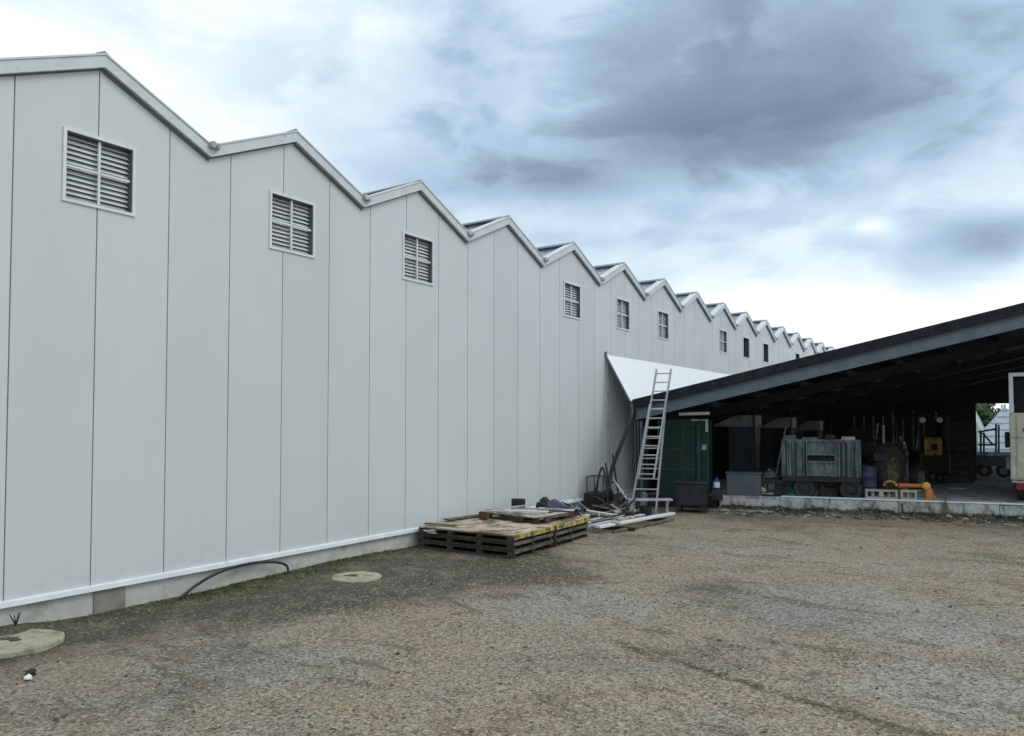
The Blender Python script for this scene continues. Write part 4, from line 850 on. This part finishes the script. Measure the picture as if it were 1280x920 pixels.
# blue steel frame
bf = thing('blue_steel_frame', on_y(1236, 570, 46), 'dark blue steel frame standing in front of the white tunnel', 'frame')
def PX(px, py, y): return on_y(px, py, y)
b_ = MB()
for (a, b) in (((1223, 540), (1246, 536)), ((1245, 530), (1245, 572)), ((1226, 540), (1226, 570)), ((1222, 556), (1246, 556)), ((1228, 541), (1241, 556))): b_.bar(PX(*a, 46), PX(*b, 46), .09, .09)
b_.build('front_frame', M['blue'], bf)
b_ = MB()
for (a, b) in (((1245, 531), (1245, 572)), ((1226, 541), (1226, 570))): b_.bar(PX(*a, 46) + Vector((.1, 1.2, 0)), PX(*b, 46) + Vector((.1, 1.2, 0)), .09, .09)
for c in ((1245, 532), (1226, 542)): b_.bar(PX(*c, 46), PX(*c, 46) + Vector((.1, 1.2, 0)), .07, .07)
b_.build('rear_frame', M['blue'], bf)
# white glasshouse to the right, pale green tunnel on the left
A, B, C, D = PX(1219, 566, 58), PX(1222, 546, 58), PX(1256, 509, 58), PX(1256, 566, 58)
tn = thing('white_plastic_tunnel', A, 'white plastic covered greenhouse far behind the shed', 'greenhouse')
r_ = MB(); w_ = C.x - B.x; E1 = Vector((C.x + w_, 58, B.z))
r_.prism([Vector((B.x, 58, B.z)), C, E1, E1 + Vector((0, 0, .06)), C + Vector((0, 0, .07)), Vector((B.x, 58, B.z + .06))], (0, 0, 0), (0, 14, 0)); r_.build('roof', M['tunnel'], tn)
gw = MB(); gw.prism([Vector((B.x, 58.02, .2)), Vector((E1.x, 58.02, .2)), Vector((E1.x, 58.02, E1.z)), Vector((C.x, 58.02, C.z - .01)), Vector((B.x, 58.02, B.z))], (0, 0, 0), (0, .05, 0)); gw.build('gable_wall', M['tunnel'], tn)
gl = MB()
for i in range(7): z = .7 + i * .42; x0 = max(B.x, B.x + (z - B.z) / max(.01, (C.z - B.z)) * w_); gl.box(((x0 + E1.x - (x0 - B.x)) / 2, 57.99, z), (max(.1, E1.x - (x0 - B.x) - x0), .04, .05))
gl.build('glazing_bars', M['pipe'], tn)
MB().box((D.x, 57.9, (D.z) / 2 + .15), (w_ * 2, .1, max(.2, D.z - .2))).build('base_wall', M['greybox'], tn)
A2, B2 = PX(1198, 515, 62), PX(1230, 545, 62)
tn2 = thing('pale_green_tunnel', Vector((A2.x, 62, FZ)), 'pale green film tunnel roof sloping down left of the white greenhouse', 'greenhouse')
pk = PX(1211, 508, 62)
MB().prism([Vector((pk.x - (B2.x - pk.x), 62, B2.z)), pk, Vector((B2.x, 62, B2.z)), Vector((B2.x, 62, .3)), Vector((pk.x - (B2.x - pk.x), 62, .3))], (0, 0, 0), (0, 12, 0)).build('tunnel_body', M['palegreen'], tn2)
def tree(x, y, h, r, lab, seed, n=2600):
    random.seed(seed); t = thing('tree', (x, y, FZ if y < 90 else 0), lab, 'tree', 'trees behind the shed')
    tr_ = MB(); tr_.tube([(x, y, 0), (x + .1, y, h * .3), (x, y + .1, h * .6), (x + .05, y, h * .85)], [.22, .17, .1, .03], 8)
    for i in range(7):
        a = random.uniform(0, 6.3); z = h * random.uniform(.3, .6); tr_.tube([(x, y, z), (x + math.cos(a) * r * .4, y + math.sin(a) * r * .4, z + h * .15), (x + math.cos(a) * r * .75, y + math.sin(a) * r * .75, z + h * .22)], [.08, .05, .02], 6)
    tr_.build('trunk', M['bark'], t)
    cl = []
    for i in range(22):
        a = random.uniform(0, 6.3); rr = r * random.uniform(.2, .85); z = h * random.uniform(.4, .95); cl.append((Vector((x + math.cos(a) * rr * (1.2 - z / h * .6), y + math.sin(a) * rr * (1.2 - z / h * .6), z)), random.uniform(.5, 1.0) * r * .38))
    c = MB()
    for i in range(n):
        p, q_ = random.choice(cl); d = Vector((random.gauss(0, 1), random.gauss(0, 1), random.gauss(0, .8))).normalized() * q_ * random.uniform(.4, 1.05); o = p + d
        u = Vector((random.gauss(0, 1), random.gauss(0, 1), random.gauss(0, 1))).normalized(); v = u.orthogonal().normalized(); s = random.uniform(.07, .16)
        c.poly([o - u * s - v * s * .6, o + u * s - v * s * .6, o + u * s + v * s * .6, o - u * s + v * s * .6])
    c.build('crown', M['leaf'], t)
pt = PX(1228, 520, 70)
tree(pt.x, 72, 4.3, 2.6, 'green leafy tree between the two pale tunnels', 8)
tree(pt.x + 7, 95, 7.5, 3.4, 'broad green tree farther back on the right of the white greenhouse', 9)
tree(pt.x - 5.5, 90, 5, 3, 'rounded green tree farther back left of the pale green tunnel', 10)

# ------------------------------------------------------------------ concrete discs, rock, weeds
def disc(px, py, r, lab):
    p = on_z(px, py, .08); p.z = gz(p.x, p.y); t = thing('concrete_cover', p, lab, 'concrete cover', 'round concrete covers near the wall')
    random.seed(int(px)); prof = MB(); n = 40; o = random.random() * 20
    outl = [Vector((p.x + r * math.cos(2 * math.pi * i / n) * (1 + .10 * mnoise.noise(Vector((math.cos(2 * math.pi * i / n) * 2 + o, math.sin(2 * math.pi * i / n) * 2, 0)))), p.y + r * math.sin(2 * math.pi * i / n) * (1 + .10 * mnoise.noise(Vector((math.cos(2 * math.pi * i / n) * 2 + o, math.sin(2 * math.pi * i / n) * 2, 5)))), p.z)) for i in range(n)]
    prof.prism(outl, (0, 0, -.05), (0, 0, .03)); prof.build('concrete_ring', M['disc'], t, bevel=.02)
    b = MB(); b.blob((p.x - r * .2, p.y, p.z + .028), r * .30, (1, .7, .05), .5, 2); b.build('dirt_patch', M['litter'], t)
disc(445, 716, .40, 'pale round concrete cover lying near the hose and the plinth')
disc(20, 799, .47, 'pale mossy round concrete cover at the left edge near the wall')
p = on_z(35, 849); MB().blob((p.x, p.y, p.z + .015), .036, (1.2, 1, .7), .35, 2).build('white_rock', M['frame'], **T('small white rock on the ground below the left concrete cover', 'rock'))
p = on_z(38, 843); MB().blob((p.x, p.y, p.z + .02), .05, (1.2, 1, .6), .35, 2).build('dark_rock', M['darkwood'], **T('small dark rock right behind the white rock', 'rock'))
random.seed(13)
ms = MB()
def tuft(mb, x, y, z, h, n, sp, wd=.006):
    for i in range(n):
        a = random.uniform(0, 6.3); b = Vector((x + random.gauss(0, sp), y + random.gauss(0, sp), z)); hh = h * random.uniform(.5, 1.2)
        t1 = b + Vector((math.cos(a) * hh * .5, math.sin(a) * hh * .5, hh)); s = Vector((-math.sin(a), math.cos(a), 0)) * wd
        mb.poly([b - s, b + s, t1]); mb.tone[-1] = .5
for i in range(900):
    y = random.choice((random.gauss(9.2, .9), random.gauss(6.9, .6), random.uniform(4.2, 11.3))); x = abs(random.gauss(0, .22)) + .01
    tuft(ms, x, y, gz(x, y) - .005, .035, 5, .03, .007)
ms.build('moss_and_grass', M['moss'], kind='stuff', label='moss and short grass growing along the foot of the plinth', category='moss')
lt = MB()
for i in range(2600):
    u = random.uniform(2.6, 16.5); v = .60 - abs(random.gauss(.02, .33)); pnt = sh(u, v, 0); z = gz(pnt.x, pnt.y)
    if mnoise.noise(Vector((u * .9, 3, 0))) < -.15 and random.random() < .6: continue
    tuft(lt, pnt.x, pnt.y, z - .005, random.choice((.04, .06, .10)), 5, .04, .010)
lt.build('kerb_weeds', M['litter'], kind='stuff', label='low dry weeds and leaf litter along the foot of the kerb', category='weeds')
rb = MB()
for i in range(620):
    u = random.uniform(2.6, 15); v = .46 - abs(random.gauss(0, .5)); pnt = sh(u, v, 0); rb.blob((pnt.x, pnt.y, gz(pnt.x, pnt.y) + .01), random.choice((.012, .02, .03, .055, .075)) * random.uniform(.7, 1.2), (1.3, 1, .6), .35, 1)
rb.build('kerb_rubble', M['gravel'], kind='stuff', label='small broken stones lying along the foot of the kerb', category='rubble')
wl = {1034: 'tall thin dry weed against the kerb below the trailer', 1016: 'short dry weed against the kerb under the teal sheet', 1089: 'dry weed against the kerb below the left cream block', 1129: 'bushy dry weed against the kerb below the orange roller', 1164: 'short upright weed just right of the orange roller', 1180: 'tallest branching weed against the kerb in front of the dark floor', 1185: 'slender weed touching the tallest branching weed', 1203: 'single stalk weed against the kerb below the round cover', 1256: 'sparse weed against the kerb left of the cream truck', 955: 'small dark weed near the left end of the kerb', 985: 'low weed on the kerb between board and teal sheet'}
for k_, (px, lab) in enumerate(wl.items()):
    p = kpt(px, 0, .50); p.z = gz(p.x, p.y) - .02; m = MB(); hh = (.42, .28, .25, .32, .3, .62, .55, .4, .38, .2, .2)[k_]
    for s in range(3 if px in (1129, 1180) else 1):
        a = random.uniform(0, 6.3); tp = p + Vector((math.cos(a) * .08, math.sin(a) * .05, hh * random.uniform(.8, 1.05))); m.tube([p, p.lerp(tp, .5) + Vector((random.uniform(-.02, .02), 0, 0)), tp], [.007, .005, .003], 5)
        for b in range(14):
            q_ = p.lerp(tp, random.uniform(.25, 1)); a = random.uniform(0, 6.3); e = q_ + Vector((math.cos(a) * .06, math.sin(a) * .06, .05)); sd_ = Vector((-math.sin(a), math.cos(a), 0)) * .009; m.poly([q_, q_.lerp(e, .5) + sd_, e, q_.lerp(e, .5) - sd_])
    m.build('dry_weed', M['weed'], **T(lab, 'weed', 'dry weeds along the kerb'))
p = on_z(14, 786, .1); m = MB()
p = Vector((.12, 4.12, .1)); 
for s in range(4):
    a = random.uniform(0, 6.3); m.tube([p, p + Vector((.03 * math.cos(a), .03 * math.sin(a), .06)), p + Vector((.07 * math.cos(a), .07 * math.sin(a), .14))], [.01, .008, .004], 5)
m.build('dead_plant', M['darkwood'], **T('dark dead plant stub against the plinth above the left concrete cover', 'plant'))
p = kpt(905, 0, .25); MB().bar(kpt(872, .03, .10), kpt(968, .05, .10), .14, .05).build('half_buried_plank', M['plank'], **T('pale plank half buried in dirt in front of the left kerb end', 'plank'))
b_ = MB()
for i in range(9): q_ = kpt(906 + i * 3, .03, .45); b_.bar(q_ + Vector((random.uniform(-.1, .1), 0, .02)), q_ + Vector((random.uniform(-.15, .2), .05, .09)), .04, .03)
b_.build('dark_debris', M['darkwood'], **T('small heap of black debris at the left foot of the kerb', 'debris'))

# ------------------------------------------------------------------ sky and light
w = bpy.data.worlds.new("World"); sc.world = w; w.use_nodes = True; t = NT(w.node_tree); t.n.clear()
SUN_EL, SUN_AZ = R(48), R(62)           # azimuth from +Y towards +X
out = t.new('ShaderNodeOutputWorld'); bg = t.new('ShaderNodeBackground'); bg.inputs['Strength'].default_value = .1
t.l.new(bg.outputs[0], out.inputs[0])
sky = t.new('ShaderNodeTexSky', sky_type='NISHITA'); sky.sun_disc = False; sky.sun_elevation = SUN_EL; sky.sun_rotation = SUN_AZ
D_ = t.new('ShaderNodeTexCoord').outputs['Generated']
x, y, z = t.sep(D_)
cp = t.comb(t.math('DIVIDE', x, t.math('ADD', t.math('MAXIMUM', z, 0), .22)), t.math('DIVIDE', y, t.math('ADD', t.math('MAXIMUM', z, 0), .22)), 0.0)
nc = t.noise(cp, .9, 3, .5, color=True); wv = t.vmath('SUBTRACT', nc, (.5, .5, .5))
d2 = t.vmath('ADD', D_, t.vmath('SCALE', wv, scale=.16)); x2, y2, z2 = t.sep(d2)
az = t.math('MULTIPLY', t.math('ARCTAN2', x2, y2), 57.2958); el = t.math('MULTIPLY', t.math('ARCSINE', z2), 57.2958)
dz = t.vmath('MULTIPLY', D_, (1, 1, 2.3)); n1 = t.noise(dz, 2.6, 10, .56, dist=.3); n2 = t.noise(t.vmath('ADD', cp, (4, 9, 1)), 3.4, 7, .6)
puff = t.math('SUBTRACT', t.remap(t.noise(t.vmath('ADD', dz, (1.7, 3.3, 2)), 5.2, 10, .54, dist=.35), .40, .58), .5)
v = t.math('ADD', t.math('ADD', .71, t.math('MULTIPLY', puff, .17)), t.math('ADD', t.math('MULTIPLY', t.math('SUBTRACT', n1, .5), .62), t.math('MULTIPLY', t.math('SUBTRACT', n2, .5), .18)))
def azel(px, py):
    d = ray(px, py).normalized(); return math.degrees(math.atan2(d.x, d.y)), math.degrees(math.asin(d.z))
def blobn(px, py, rx, ry, amp):
    global v
    a0, e0 = azel(px, py); sa = abs(azel(px + rx, py)[0] - azel(px - rx, py)[0]) / 2; se = abs(azel(px, py - ry)[1] - azel(px, py + ry)[1]) / 2
    q = t.math('ADD', t.math('POWER', t.math('ABSOLUTE', t.math('DIVIDE', t.math('SUBTRACT', az, a0), sa)), 2.0), t.math('POWER', t.math('ABSOLUTE', t.math('DIVIDE', t.math('SUBTRACT', el, e0), se)), 2.0))
    v = t.math('ADD', v, t.math('MULTIPLY', t.math('EXPONENT', t.math('MULTIPLY', q, -1.0)), amp))
for b in ((110, 110, 250, 150, .46), (820, 150, 420, 190, -.13), (480, 190, 120, 70, -.10), (1030, 60, 320, 130, -.42), (900, 150, 220, 38, -.22), (680, 215, 130, 34, -.30), (520, 235, 90, 50, -.12), (1235, 285, 90, 34, -.30), (1215, 150, 120, 60, -.16),
          (1095, 280, 30, 13, .30), (1190, 400, 230, 50, .62), (960, 390, 120, 35, .42), (900, 290, 160, 35, .10), (680, 80, 50, 60, .10), (600, 130, 170, 90, -.10), (200, 20, 60, 30, -.1), (450, 15, 90, 30, .15), (760, 305, 120, 18, -.12), (560, 100, 120, 90, -.10)): blobn(*b)
v = t.math('ADD', v, t.remap(el, 9, 1, 0, .3))
v = t.math('ADD', v, t.remap(z, .5, .95, 0, .22))
cc = t.ramp(v, [(0.0, lin(112, 131, 150)), (.26, lin(134, 155, 178)), (.50, lin(175, 198, 221)), (.72, lin(212, 230, 242)), (1.0, lin(250, 255, 255))])
cc = t.vmath('SCALE', cc, scale=10.3)
t.put(bg.inputs['Color'], t.mix(.94, sky.outputs[0], cc))
sl = bpy.data.lights.new('sun', 'SUN'); sl.energy = .9; sl.angle = R(22); sl.color = (1, .96, .9)
so = bpy.data.objects.new('sun', sl); col.objects.link(so)
dv = Vector((math.sin(SUN_AZ) * math.cos(SUN_EL), math.cos(SUN_AZ) * math.cos(SUN_EL), math.sin(SUN_EL)))
so.rotation_euler = dv.to_track_quat('Z', 'Y').to_euler(); so.location = (20, 10, 30)
vs = sc.view_settings; vs.view_transform = 'Standard'; vs.look = 'None'; vs.exposure = 0.15; vs.gamma = 1
